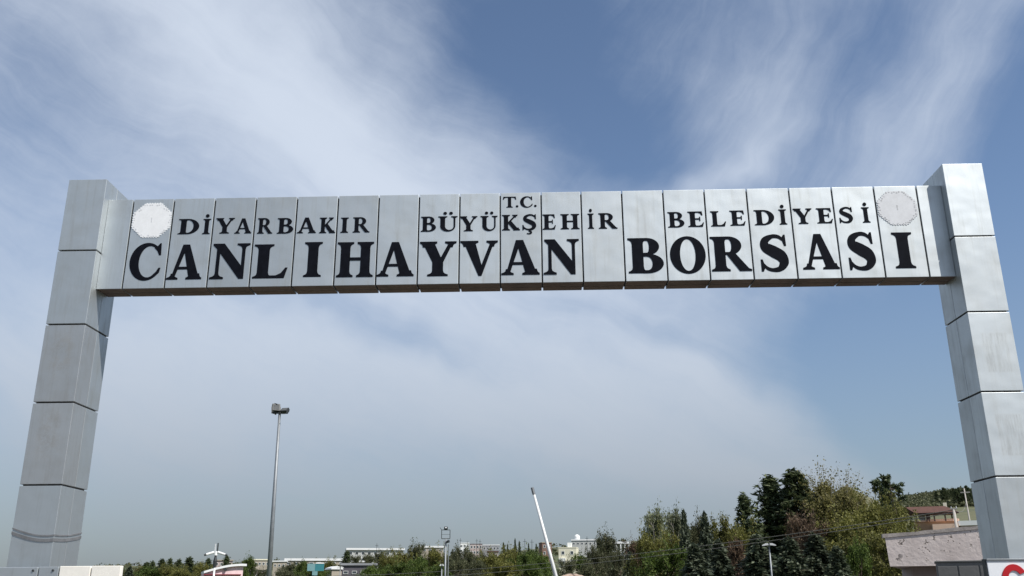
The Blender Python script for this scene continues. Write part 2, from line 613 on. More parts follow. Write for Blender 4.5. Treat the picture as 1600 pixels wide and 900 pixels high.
def make_ground():
    radii = [0.0, 6, 12, 20, 30, 40, 50, 62, 76, 92, 110, 132, 158, 190, 228, 270, 320, 380, 440, 510, 590, 680, 780, 880, 980, 1090, 1200, 1350, 1550, 1900, 2500, 3400, 5000, 8000]
    na = 360
    # finer towards the view
    angs = []
    for i in range(na):
        angs.append(-math.pi + 2 * math.pi * i / na)
    vs = [(EYE.x, EYE.y, 0.0)]
    for r in radii[1:]:
        for a in angs:
            x = EYE.x + r * math.sin(a)
            y = EYE.y + r * math.cos(a)
            vs.append((x, y, ground_z(x, y)))
    fs = []
    for j in range(na):
        fs.append((0, 1 + (j + 1) % na, 1 + j))
    for i in range(len(radii) - 2):
        b0 = 1 + i * na
        b1 = b0 + na
        for j in range(na):
            k = (j + 1) % na
            fs.append((b0 + j, b0 + k, b1 + k, b1 + j))
    m = MB()
    m.add(vs, fs)
    o = m.build('ground', 'terrain', smooth=True)
    tag(o, None, kind='structure')


make_ground()

# entrance yard, road through the gate, kerbs and markings (all below the picture's lower edge)
m = MB(); m.box(-26, 26, -34, 22, -0.2, 0.004)
tag(m.build('yard', 'asphalt'), None, kind='structure')
m = MB(); m.box(-5.2, 5.2, -34, 26, -0.19, 0.008)
tag(m.build('road', 'asphalt'), None, kind='structure')
for s in (-1, 1):
    k = empty('kerb', (0, 0, 0))
    tag(k, None, kind='structure')
    for i in range(30):
        y0 = -34 + i * 2.0
        boxpart('kerb_stone', 'kerb_stone', k, s * 5.33 - 0.12, s * 5.33 + 0.12, y0, y0 + 1.985, -0.1, 0.13, 0.012)
for i in range(12):
    m = MB(); m.box(-0.07, 0.07, -33 + i * 4.6, -30.6 + i * 4.6, 0.0085, 0.012)
    tag(m.build('road_marking', 'road_paint'), None, kind='structure')

# far bare hill behind the right hand trees
def make_hill(px, py, dist, half, depth, mat, name):
    top = at(px, py, dist)
    base = ground_z(top.x, top.y) - 30
    m = MB()
    n, k = 72, 26
    vs = [(top.x, top.y, top.z)]
    for i in range(1, k + 1):
        t = i / k
        for j in range(n):
            a = 2 * math.pi * j / n
            w = 1 + 0.10 * math.sin(3 * a + 1) + 0.05 * math.sin(7 * a + 2 * t * 4)
            x = top.x + math.cos(a) * half * t * w
            y = top.y + math.sin(a) * depth * t * w
            h = (1 - t) ** 1.15
            z = base + (top.z - base) * h + 3.0 * math.sin(a * 9 + t * 13) * t * (1 - t) * 2
            vs.append((x, y, z))
    fs = [(0, 1 + j, 1 + (j + 1) % n) for j in range(n)]
    for i in range(k - 1):
        for j in range(n):
            q = 1 + i * n + j
            r = 1 + i * n + (j + 1) % n
            fs.append((q, q + n, r + n, r))
    m.add(vs, fs)
    tag(m.build(name, mat, smooth=True), None, kind='structure')


make_hill(1322, 758, 2300, 240, 300, 'bare_hill', 'hill')

# ------------------------------------------------------------------ lettering


def arc(cx, cy, rx, ry, a0, a1, n=22):
    return [(cx + rx * math.cos(rad(a0 + (a1 - a0) * i / n)), cy + ry * math.sin(rad(a0 + (a1 - a0) * i / n))) for i in range(n + 1)]


def ring(cx, cy, rx, ry, ix, iy, irx, iry, a0, a1, n=26):
    """list of quads between two ellipses"""
    o = arc(cx, cy, rx, ry, a0, a1, n)
    i = arc(ix, iy, irx, iry, a0, a1, n)
    return [o + i[::-1]]


def foot(xl, xr, el_=0.11, er=0.11, top=False):
    p = [(xl - el_, 0), (xr + er, 0), (xr + er, .05), (xr + er * .45, .075), (xr + .015, .11), (xr, .17), (xl, .17), (xl - .015, .11), (xl - el_ * .45, .075), (xl - el_, .05)]
    if top:
        p = [(x, 1 - y) for x, y in p]
    return p


def stroke(pts, n=10):
    """smooth spine with changing width -> one polygon"""
    P = [Vector((p[0], p[1])) for p in pts]
    Wd = [p[2] for p in pts]
    sp, sw = [], []
    for i in range(len(P) - 1):
        p0 = P[max(i - 1, 0)]; p1 = P[i]; p2 = P[i + 1]; p3 = P[min(i + 2, len(P) - 1)]
        for j in range(n):
            t = j / n
            q = 0.5 * ((2 * p1) + (p2 - p0) * t + (2 * p0 - 5 * p1 + 4 * p2 - p3) * t * t + (3 * p1 - p0 - 3 * p2 + p3) * t ** 3)
            sp.append(q); sw.append(Wd[i] + (Wd[i + 1] - Wd[i]) * t)
    sp.append(P[-1]); sw.append(Wd[-1])
    L, R_ = [], []
    for i, q in enumerate(sp):
        d = (sp[min(i + 1, len(sp) - 1)] - sp[max(i - 1, 0)]).normalized()
        nn = Vector((-d.y, d.x))
        L.append(tuple(q + nn * sw[i] / 2)); R_.append(tuple(q - nn * sw[i] / 2))
    return L + R_[::-1]


def glyph(ch, s=0.25):
    """bold old-style capital on a unit cap height: list of polygons"""
    t = 0.085
    x0 = 0.12
    x1 = x0 + s
    stem = [(x0, .05), (x1, .05), (x1, .95), (x0, .95)]
    st = [stem, foot(x0, x1), foot(x0, x1, top=True)]
    if ch == 'I':
        return st
    if ch == 'i':
        return st + [arc((x0 + x1) / 2, 1.20, .115, .115, 0, 360, 16)[:-1]]
    if ch == 'H':
        a = x1 + .33
        b = a + s
        return st + [[(a, .05), (b, .05), (b, .95), (a, .95)], foot(a, b), foot(a, b, top=True), [(x1 - .01, .47), (a + .01, .47), (a + .01, .56), (x1 - .01, .56)]]
    if ch == 'L':
        return st + [[(x1 - .02, 0), (x1 + .42, 0), (x1 + .50, .31), (x1 + .44, .31), (x1 + .33, .15), (x1 + .20, .085), (x1 - .02, .085)]]
    if ch == 'E':
        return st + [[(x1 - .02, 0), (x1 + .35, 0), (x1 + .42, .28), (x1 + .37, .28), (x1 + .28, .13), (x1 + .16, .08), (x1 - .02, .08)],
                     [(x1 - .02, 1), (x1 + .34, 1), (x1 + .37, .75), (x1 + .32, .75), (x1 + .26, .87), (x1 + .15, .92), (x1 - .02, .92)],
                     [(x1 - .02, .47), (x1 + .20, .47), (x1 + .20, .38), (x1 + .25, .38), (x1 + .25, .65), (x1 + .20, .65), (x1 + .20, .555), (x1 - .02, .555)]]
    if ch == 'T':
        c = .45
        a, b = c - s / 2, c + s / 2
        return [[(a, .05), (b, .05), (b, .95), (a, .95)], foot(a, b),
                [(.03, 1), (.87, 1), (.90, .73), (.85, .73), (.79, .87), (.70, .92), (.20, .92), (.11, .87), (.05, .73), (0, .73)]]
    if ch == 'A':
        return [[(.40, 1.0), (.60, 1.0), (.97, .03), (.97 - s * 1.06, .03), (.455, .80)],
                [(.40, 1.0), (.50, .86), (.225, .03), (.125, .03)],
                [(.24, .285), (.74, .285), (.72, .365), (.27, .365)],
                foot(.125, .215, .125, .12), foot(.97 - s * 1.02, .965, .10, .075)]
    if ch == 'V':
        return [[(.09, .97), (.09 + s * 1.08, .97), (.60, .25), (.585, 0), (.50, 0)],
                [(.50, 0), (.585, 0), (.93, .97), (.83, .97), (.55, .22)],
                foot(.09, .09 + s * 1.04, .085, .10, True), foot(.835, .925, .12, .10, True)]
    if ch == 'Y':
        a, b = .5 - s / 2, .5 + s / 2
        return [[(.08, .97), (.08 + s * 1.08, .97), (.60, .50), (b, .40), (a, .40)],
                [(b, .40), (.52, .42), (.80, .97), (.91, .97)],
                [(a, .05), (b, .05), (b, .43), (a, .43)], foot(a, b, .13, .13),
                foot(.09, .08 + s * 1.04, .08, .09, True), foot(.81, .90, .12, .10, True)]
    if ch == 'N':
        return [[(.15, .04), (.245, .04), (.245, .90), (.15, .97)],
                [(.04, 1), (.345, 1), (.93, .26), (.93, 0), (.80, 0), (.15, .84), (.04, .95)],
                [(.84, .0), (.93, .0), (.93, .96), (.84, .96)],
                foot(.15, .245, .14, .14), foot(.84, .93, .14, .12, True)]
    if ch == 'K':
        return st + [[(x1 - .02, .43), (x1 + .07, .48), (x1 + .47, .95), (x1 + .36, .95), (x1 - .02, .52)],
                     [(x1 + .03, .55), (x1 + .16, .62), (x1 + .62, .02), (x1 + .62 - s * 1.25, .02), (x1 - .01, .46)],
                     foot(x1 + .37, x1 + .45, .13, .09, True), foot(x1 + .63 - s * 1.15, x1 + .60, .05, .08)]
    if ch == 'D':
        c = x1 + .05
        return st + ring(c, .5, .52, .50, c, .5, .52 - s * 1.02, .415, -90, 90) + [[(x1 - .02, 0), (c, 0), (c, .085), (x1 - .02, .085)], [(x1 - .02, .915), (c, .915), (c, 1), (x1 - .02, 1)]]
    if ch == 'B':
        c = x1 + .10
        return st + ring(c, .755, .33, .245, c, .75, .33 - s * .92, .170, -90, 90) + ring(c, .275, .43, .275, c, .275, .43 - s * 1.0, .190, -90, 90) + \
            [[(x1 - .02, 0), (c, 0), (c, .085), (x1 - .02, .085)], [(x1 - .02, .92), (c, .92), (c, 1), (x1 - .02, 1)], [(x1 - .02, .47), (c + .02, .47), (c + .02, .578), (x1 - .02, .578)]]
    if ch == 'R':
        c = x1 + .10
        return st + ring(c, .735, .36, .265, c, .735, .36 - s * .95, .185, -90, 90) + \
            [[(x1 - .02, .47), (c, .47), (c, .55), (x1 - .02, .55)], [(x1 - .02, .92), (c, .92), (c, 1), (x1 - .02, 1)],
             [(x1 + .02, .50), (x1 + .26, .53), (x1 + .62, .08), (x1 + .70, .05), (x1 + .70, 0), (x1 + .66 - s * 1.0, 0)]]
    if ch == 'O':
        return ring(.52, .5, .52, .515, .52, .5, .52 - s * 1.0, .435, 0, 360, 48)
    if ch == 'C':
        return ring(.50, .5, .50, .515, .575, .5, .30, .425, 52, 308, 40) + \
            [[(.79, .92), (.86, 1.0), (.90, 1.0), (.92, .67), (.86, .67), (.80, .78), (.70, .87)],
             [(.81, .095), (.92, .20), (.95, .33), (.89, .33), (.82, .22), (.72, .13)]]
    if ch == 'u':
        b = .80
        return [[(x0, .33), (x1, .33), (x1, .95), (x0, .95)], foot(x0, x1, top=True), [(b, .33), (b + t, .33), (b + t, .95), (b, .95)], foot(b, b + t, .13, .11, True)] + \
            ring((x0 + b + t) / 2, .34, (b + t - x0) / 2, .355, (x1 + b) / 2, .34, (b - x1) / 2, .245, 180, 360) + \
            [arc(.36, 1.20, .095, .095, 0, 360, 16)[:-1], arc(.66, 1.20, .095, .095, 0, 360, 16)[:-1]]
    if ch in 'Ss':
        g = [stroke([(.70, .86, .07), (.58, .945, .10), (.40, .955, .11), (.20, .84, s * .72), (.20, .67, s * .95), (.42, .535, s * 1.12), (.62, .41, s * 1.10),
                     (.68, .235, s * .92), (.56, .075, .15), (.36, .040, .10), (.20, .09, .09), (.10, .20, .06)]),
             [(.66, .90), (.73, 1.0), (.78, 1.0), (.79, .69), (.735, .69)], [(.03, .33), (.085, .33), (.15, .12), (.09, 0), (.03, 0)]]
        if ch == 's':
            g += [stroke([(.42, .02, .07), (.40, -.06, .07), (.50, -.10, .10), (.50, -.19, .10), (.38, -.23, .07), (.27, -.20, .05)], 6)]
        return g
    if ch == '.':
        return [arc(.5, .5, .5, .5, 0, 360, 16)[:-1]]
    return []


FACE_Y = 0.152                      # front plane of the beam


def letter(ch, xa, xb, za, zb, parent, weight=0.25, mat='ink', y=FACE_Y, depth=0.004, name='letter'):
    g = glyph(ch, weight)
    grow = (xb - xa) * 0.022
    xa, xb = xa - grow, xb + grow
    core = [p for poly in g for p in poly]
    lo = min(p[0] for p in core)
    hi = max(p[0] for p in core)
    sx = (xb - xa) / (hi - lo)
    sz = zb - za
    m = MB()
    cx, cz = (xa + xb) / 2, (za + zb) / 2
    for i, poly in enumerate(g):
        pts = [((p[0] - lo) * sx + xa - cx, p[1] * sz + za - cz) for p in poly]
        m.prism(pts, -depth - 0.00025 * i, 0.0)
    return m.build(name, mat, parent, (cx, y, cz))


BIG = [('C', -5.944, -5.487, 6.066, 6.650), ('A', -5.361, -4.858, 6.067, 6.623), ('N', -4.717, -4.168, 6.065, 6.628), ('L', -4.077, -3.581, 6.065, 6.605),
       ('I', -3.327, -3.073, 6.075, 6.630), ('H', -2.829, -2.309, 6.065, 6.619), ('A', -2.232, -1.704, 6.066, 6.609), ('Y', -1.599, -1.078, 6.058, 6.606),
       ('V', -0.997, -0.464, 6.054, 6.608), ('A', -0.389, 0.150, 6.061, 6.610), ('N', 0.233, 0.737, 6.059, 6.612), ('B', 1.475, 1.970, 6.057, 6.609),
       ('O', 2.089, 2.588, 6.047, 6.618), ('R', 2.688, 3.243, 6.069, 6.612), ('S', 3.401, 3.790, 6.055, 6.627), ('A', 4.005, 4.510, 6.075, 6.630),
       ('S', 4.675, 5.049, 6.057, 6.644), ('I', 5.334, 5.612, 6.074, 6.633)]
SMALL = [('D', -5.274, -4.970, 6.791, 7.039), ('i', -4.905, -4.794, 6.786, 7.034), ('Y', -4.706, -4.436, 6.792, 7.043), ('A', -4.413, -4.167, 6.787, 7.032),
         ('R', -4.069, -3.847, 6.779, 7.032), ('B', -3.769, -3.535, 6.774, 7.027), ('A', -3.464, -3.190, 6.776, 7.029), ('K', -3.130, -2.899, 6.771, 7.023),
         ('I', -2.812, -2.700, 6.771, 7.018), ('R', -2.624, -2.380, 6.772, 7.019), ('B', -1.600, -1.383, 6.767, 7.011), ('u', -1.341, -1.063, 6.767, 7.011),
         ('Y', -1.018, -0.764, 6.764, 7.005), ('u', -0.707, -0.462, 6.764, 7.005), ('K', -0.384, -0.126, 6.766, 7.017), ('s', -0.080, 0.117, 6.766, 7.020),
         ('E', 0.222, 0.410, 6.769, 7.014), ('H', 0.490, 0.760, 6.769, 7.014), ('i', 0.892, 0.978, 6.771, 7.016), ('R', 1.057, 1.323, 6.769, 7.019),
         ('B', 2.084, 2.317, 6.769, 7.018), ('E', 2.381, 2.607, 6.774, 7.021), ('L', 2.718, 2.933, 6.776, 7.020), ('E', 3.003, 3.221, 6.783, 7.025),
         ('D', 3.364, 3.645, 6.785, 7.027), ('i', 3.726, 3.833, 6.789, 7.031), ('Y', 3.943, 4.207, 6.795, 7.040), ('E', 4.283, 4.506, 6.798, 7.040),
         ('S', 4.612, 4.801, 6.798, 7.051), ('i', 4.946, 5.053, 6.798, 7.043)]
TINY = [('T', -0.371, -0.179, 7.137, 7.313), ('.', -0.181, -0.143, 7.137, 7.172), ('C', -0.113, 0.069, 7.132, 7.313), ('.', 0.093, 0.131, 7.138, 7.174)]

# ------------------------------------------------------------------ the gate
gate = empty('entrance_gate', (0, 0, 0), 0, 'tall silver panel clad gateway with two square columns and a lettered beam', 'gate')
JOINTS = [-6.4046, -6.017, -5.388, -4.757, -4.125, -3.498, -2.872, -2.252, -1.640, -1.026, -0.418, 0.198, 0.798, 1.410, 2.027, 2.644, 3.274, 3.905, 4.539, 5.164, 5.793, 6.1643]
BZ0, BZ1 = 5.938, 7.376
BD = 0.367
GAP = 0.011
for i in range(len(JOINTS) - 1):
    a, b = JOINTS[i] + GAP, JOINTS[i + 1] - GAP
    if i == 0:
        a = JOINTS[0] + 0.002
    if i == len(JOINTS) - 2:
        b = JOINTS[-1] - 0.002
    c = (a + b) / 2
    for k, (y0, y1) in enumerate(((FACE_Y, FACE_Y + BD / 2 - 0.006), (FACE_Y + BD / 2 + 0.006, FACE_Y + BD))):
        m = MB()
        m.bevel_box(a - c, b - c, y0 - FACE_Y, y1 - FACE_Y, -(BZ1 - BZ0) / 2, (BZ1 - BZ0) / 2, 0.004)
        o = m.build('beam_panel', 'silver', gate, (c, FACE_Y, (BZ0 + BZ1) / 2),
                    (rad(rng.normal(0, 0.10)), 0, rad(rng.normal(0, 0.10))))
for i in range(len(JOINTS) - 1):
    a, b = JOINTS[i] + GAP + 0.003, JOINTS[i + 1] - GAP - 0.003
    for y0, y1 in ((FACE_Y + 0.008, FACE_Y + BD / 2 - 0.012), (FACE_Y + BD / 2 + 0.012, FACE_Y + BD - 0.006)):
        boxpart('underside_shade_strip', 'underside_shade', gate, a, b, y0, y1, BZ0 - 0.006, BZ0 + 0.004)  # brown strips added to paint the silver panels' underside as shaded
boxpart('beam_core', 'core', gate, JOINTS[0] + 0.01, JOINTS[-1] - 0.01, FACE_Y + 0.035, FACE_Y + BD - 0.035, BZ0 + 0.03, BZ1 - 0.03)
for L_ in BIG:
    letter(*L_, gate, 0.295)
for L_ in SMALL:
    letter(*L_, gate, 0.245)
for L_ in TINY:
    letter(*L_, gate, 0.215)


def emblem(cx, cz, r, label, rim, face='plate_white'):
    m = MB()
    pts = []
    n = 96
    for i in range(n):
        a = 2 * math.pi * i / n
        # octagon with lightly toothed edge
        oct_ = math.cos(math.pi / 8) / math.cos(((a + math.pi / 8) % (math.pi / 4)) - math.pi / 8)
        rr = r * 1.06 * oct_ * (1.0 + 0.032 * (1 if i % 2 else -1) + rng.normal(0, 0.006))
        pts.append((rr * math.cos(a), rr * math.sin(a) * 0.955))
    m.prism(pts, -0.005, 0)
    o = m.build('emblem_plate', face, gate, (cx, FACE_Y, cz))
    o['label'] = label
    k = MB()
    for i in range(46):
        if rng.random() < 0.22:
            continue
        a = 2 * math.pi * i / 46 + rng.normal(0, 0.02)
        oct_ = math.cos(math.pi / 8) / math.cos(((a + math.pi / 8) % (math.pi / 4)) - math.pi / 8)
        rr = r * oct_ * (0.98 + rng.normal(0, 0.025))
        x, z = rr * math.cos(a), rr * math.sin(a) * 0.955
        w = rng.uniform(0.006, 0.013)
        k.box(x - w, x + w, -0.0068, -0.0052, z - w * 0.8, z + w * 0.8)
    k.box(-0.008, 0.008, -0.0066, -0.0052, -0.035, 0.045)
    q = k.build('rim_marks', rim, o)
    q['kind'] = 'stuff'
    return o


emblem(-5.700, 7.026, 0.300, 'blank white toothed disc at the left end of the beam', 'plate_dull')
emblem(5.474, 7.024, 0.290, 'blank pale disc with a dotted rim at the right end of the beam', 'plate_grey', 'plate_dull')

CT = 7.653
ZJ = [CT, 6.498, 5.356, 4.2143, 3.0727, 1.931, 0.7894, 0.0]
CW, CD = 0.5812, 0.7428
for side, xa in ((-1, -6.4046 - CW), (1, 6.1643)):
    xb = xa + CW
    cx = (xa + xb) / 2
    boxpart('column_core', 'core', gate, xa + 0.03, xb - 0.03, 0.03, CD - 0.03, 0.0, CT - 0.04)
    for i in range(len(ZJ) - 1):
        z1, z0 = ZJ[i] - (0.0 if i == 0 else 0.012), ZJ[i + 1] + 0.012
        cz = (z0 + z1) / 2
        for k, (y0, y1) in enumerate(((0.0, CD / 2 - 0.004), (CD / 2 + 0.004, CD))):
            m = MB()
            m.bevel_box(xa - cx, xb - cx, y0, y1, z0 - cz, z1 - cz, 0.0035)
            mat = 'silver'
            if k == 0 and side > 0 and i in (2, 3):
                mat = 'silver_paste'
            if k == 0 and side < 0 and i in (2, 3):
                mat = 'silver_smudge'
            m.build('column_panel', mat, gate, (cx, 0, cz), (rad(rng.normal(0, 0.10)), rad(rng.normal(0, 0.08)), 0))

# two grey straps sagging round the left column
sx0, sx1 = -6.4046 - CW, -6.4046
strap = empty('strap', (sx0 + CW / 2, CD / 2, 2.35), 0, 'two faded dark straps sagging round the left gate column', 'strap')
for dz_, hw in ((0.0, 0.020), (0.06, 0.010)):
    m = MB()
    path = []
    n = 12
    for i in range(n + 1):
        t = i / n
        path.append((sx0 + CW * t, -0.004, 2.44 - 0.10 * math.sin(t * math.pi * 0.62)))
    for i in range(1, n + 1):
        t = i / n
        path.append((sx1 + 0.004, CD * t, path[n][2] + 0.075 * t * t))
    for i in range(1, n + 1):
        t = i / n
        path.append((sx1 - CW * t, CD + 0.004, path[2 * n][2] + 0.02 * math.sin(t * math.pi)))
    for i in range(1, n):
        t = i / n
        path.append((sx0 - 0.004, CD * (1 - t), path[3 * n][2] * (1 - t) + 2.44 * t))
    vs, fs = [], []
    N = len(path)
    c = Vector((sx0 + CW / 2, CD / 2, 2.35))
    for p in path:
        q = Vector(p) - c
        out = Vector((q.x, q.y, 0)).normalized() * 0.005
        for (o_, z_) in ((0, -hw), (1, -hw), (1, hw), (0, hw)):
            w_ = q + (out if o_ else -out * 0.2)
            vs.append((w_.x, w_.y, w_.z + z_ + dz_))
    for i in range(N):
        j = (i + 1) % N
        for k in range(4):
            l_ = (k + 1) % 4
            fs.append((i * 4 + k, j * 4 + k, j * 4 + l_, i * 4 + l_))
    m.add(vs, fs)
    m.build('band', 'strap', strap)

# boards at the feet of the columns
lb = empty('notice_board', (-6.3, -0.30, 0), 0, 'low board of silver and cream panels before the left gate column', 'board')
edges = [(-7.75, -6.37, 'silver', 1.988), (-6.355, -6.10, 'silver', 1.990), (-6.085, -5.685, 'cream_board', 1.996), (-5.668, -5.29, 'cream_board', 1.998)]
for xa, xb, mt_, zt in edges:
    c = (xa + xb) / 2
    m = MB(); m.bevel_box(xa - c, xb - c, -0.05, 0.03, -0.87, 0.87, 0.006)
    p = m.build('board_panel', mt_, lb, (c + 6.3, 0.0, zt - 0.87))
for bx_ in (-6.43, -6.17):
    m = MB(); m.tube([(0, -0.062, 0), (0, -0.046, 0)], [0.014, 0.016], 10)
    m.build('bolt', 'dark_metal', lb, (bx_ + 6.3, 0, 1.945))
for bx_ in (-7.5, -6.6, -5.45):
    boxpart('leg', 'galvanised', lb, bx_ + 6.3 - 0.03, bx_ + 6.3 + 0.03, 0.035, 0.095, 0, 1.9)

rb = empty('notice_board', (6.6, -0.30, 0), 0, 'white board with red lettering before the right gate column', 'board')
boxpart('board_panel', 'white_board', rb, -0.885, 1.2, -0.04, 0.05, 0.75, 1.985, 0.006)
boxpart('frame_rail', 'galvanised', rb, -0.89, 1.2, -0.052, 0.055, 1.9855, 2.012, 0.004)
boxpart('frame_rail', 'dark_metal', rb, -0.905, -0.886, -0.03, 0.055, 0.74, 2.010, 0.003)
boxpart('frame_rail', 'galvanised', rb, -0.89, 1.2, -0.052, 0.055, 0.72, 0.749, 0.004)
for bx_ in (-0.7, 0.9):
    boxpart('leg', 'galvanised', rb, bx_ - 0.03, bx_ + 0.03, 0.056, 0.116, 0, 1.95)


def fat_c(cx, cz, w, h, parent):
    m = MB()
    o = arc(0, 0, w / 2, h / 2, 28, 332, 40)
    i = arc(0, 0, w / 2 - 0.075, h / 2 - 0.075, 34, 326, 40)
    m.prism(o + i[::-1], -0.012, 0)
    return m.build('letter', 'red_letter', parent, (cx, -0.041, cz))


fat_c(-0.575, 1.765, 0.31, 0.36, rb)

# ------------------------------------------------------------------ trees


def leaf_mesh(name, centers, size, mat, aspect=1.7, up_bias=0.0, size_var=0.35, dirs=None):
    c = np.asarray(centers, dtype=np.float64)
    n = len(c)
    nr = rng.normal(size=(n, 3))
    nr[:, 2] += up_bias
    nr /= np.linalg.norm(nr, axis=1)[:, None]
    if dirs is None:
        t = rng.normal(size=(n, 3))
    else:
        t = np.asarray(dirs) + rng.normal(size=(n, 3)) * 0.35
    t -= (t * nr).sum(1)[:, None] * nr
    t /= np.linalg.norm(t, axis=1)[:, None] + 1e-9
    b = np.cross(nr, t)
    s = size * (1 + rng.normal(size=n) * size_var).clip(0.4, 2.0)
    L = (s * 0.5 * math.sqrt(aspect))[:, None]
    Wd = (s * 0.5 / math.sqrt(aspect))[:, None]
    v = np.empty((n, 4, 3))
    v[:, 0] = c - t * L
    v[:, 1] = c + b * Wd - t * L * 0.1
    v[:, 2] = c + t * L
    v[:, 3] = c - b * Wd - t * L * 0.1
    me = bpy.data.meshes.new(name)
    me.vertices.add(n * 4)
    me.vertices.foreach_set('co', v.ravel())
    me.loops.add(n * 4)
    me.loops.foreach_set('vertex_index', np.arange(n * 4, dtype=np.int32))
    me.polygons.add(n)
    me.polygons.foreach_set('loop_start', np.arange(0, n * 4, 4, dtype=np.int32))
    me.polygons.foreach_set('loop_total', np.full(n, 4, dtype=np.int32))
    me.materials.append(MATS[mat])
    me.update()
    me.validate()
    return me


def rv(s=1.0):
    return Vector(rng.normal(size=3) * s)


def proto_broadleaf(mat, bark='bark', H=8.0, spread=0.34, leaves=9000, leaf=0.17, upright=0.5, base=0.12, wisps=0.0, columnar=False):
    """trunk, limbs, branches and twigs; leaves grow along the twigs"""
    m = MB()
    centers = []
    top = H * (0.62 if not columnar else 0.85)
    lean = rv(0.02 * H); lean.z = 0
    m.tube([(0, 0, 0), lean * 0.4 + Vector((0, 0, top * 0.5)), lean + Vector((0, 0, top))], [H * .022, H * .016, H * .007], 7)
    nl = 15 if not columnar else 20
    twigs = []
    for i in range(nl):
        t = base + (0.95 - base) * (i + rng.random() * .8) / nl
        p0 = lean * t + Vector((0, 0, top * t))
        a = i * 2.399 + rng.normal(0, .3)
        out = Vector((math.cos(a), math.sin(a), 0))
        prof = math.sin(math.pi * min(1, (t * 0.75 + 0.27))) ** 0.7
        ln = H * spread * prof * rng.uniform(.75, 1.2)
        d = (out * (1 - upright * .6) + Vector((0, 0, upright * (0.5 + t)))).normalized()
        p1 = p0 + d * ln * .55 + rv(.02 * H)
        p2 = p0 + d * ln + Vector((0, 0, ln * .22 * upright)) + rv(.03 * H)
        m.tube([p0, p1, p2], [H * .009, H * .006, H * .002], 5, False)
        for j in range(6):
            s = 0.3 + 0.7 * (j + rng.random()) / 6
            q0 = p0.lerp(p2, s)
            d2 = (d * .8 + rv(.65) + Vector((0, 0, upright * .5))).normalized()
            l2 = ln * rng.uniform(.3, .55)
            q1 = q0 + d2 * l2
            m.tube([q0, q1], [H * .0035, H * .001], 4, False)
            for k in range(4):
                r0 = q0.lerp(q1, rng.uniform(.3, 1))
                d3 = (d2 + rv(.7)).normalized()
                twigs.append((r0, r0 + d3 * l2 * rng.uniform(.35, .7)))
    # leader
    for j in range(14):
        p0 = lean + Vector((0, 0, top * rng.uniform(.75, 1)))
        d = (rv(.45) + Vector((0, 0, 1.0))).normalized()
        twigs.append((p0, p0 + d * H * rng.uniform(.12, .30)))
    per = max(1, leaves // len(twigs))
    for (a, b) in twigs:
        if rng.random() < 0.3 + wisps:
            m.tube([a, b], [H * .0014, H * .0006], 3, False)
        dens = rng.uniform(.35, 1.5)
        for k in range(int(per * dens)):
            t = rng.random() ** .7
            centers.append(a.lerp(b, t) + rv(H * .022))
    return m.mesh('trunk', bark), leaf_mesh('crown', centers, leaf, mat)


def proto_pine(H=12.0, leaf=0.21, mat='leaf_pine', narrow=1.0, gaps=0.2):
    m = MB()
    centers, dirs = [], []
    lean = Vector((rng.normal(0, .02) * H, rng.normal(0, .02) * H, 0))
    m.tube([(0, 0, 0), lean * .5 + Vector((0, 0, H * .5)), lean + Vector((0, 0, H * .97))], [H * .018, H * .012, H * .003], 7)
    nw = 22
    for i in range(nw):
        t = .14 + .84 * i / (nw - 1)
        R = H * .25 * narrow * (1 - t) ** 1.0 * (0.6 + .4 * min(1, t * 4)) + H * .010
        nb = rng.integers(5, 8)
        wv_ = rng.uniform(.82, 1.18)
        for j in range(nb):
            if rng.random() < gaps * .6:
                continue
            a = j * 2 * math.pi / nb + i * 1.1 + rng.normal(0, .25)
            ln = R * (rng.uniform(.55, 1.3) if t < .8 else rng.uniform(.7, 1.1)) * wv_
            p0 = lean * t + Vector((0, 0, H * t * .97))
            d = Vector((math.cos(a), math.sin(a), rng.uniform(.0, .35)))
            p1 = p0 + d * ln * .6
            p2 = p1 + (d * .4 + Vector((0, 0, .28))) * ln
            m.tube([p0, p1, p2], [H * .0045, H * .003, H * .001], 4, False)
            for k in range(6):
                s = .30 + .70 * (k + rng.random()) / 6
                c = (p0.lerp(p1, s / .6) if s < .6 else p1.lerp(p2, (s - .6) / .4)) + rv(.012 * H)
                for q in range(13):
                    dv = (rv(1) + Vector((d.x, d.y, .9)) * .8).normalized()
                    centers.append(c + dv * rng.uniform(.02, .26) * H / 12)
                    dirs.append(dv)
    for q in range(60):
        dv = (rv(.6) + Vector((0, 0, 1))).normalized()
        centers.append(lean + Vector((0, 0, H * rng.uniform(.93, 1.0))) + rv(.010 * H)); dirs.append(dv)
    return m.mesh('trunk', 'bark'), leaf_mesh('crown', centers, leaf, mat, 3.4, 0.2, .3, dirs)


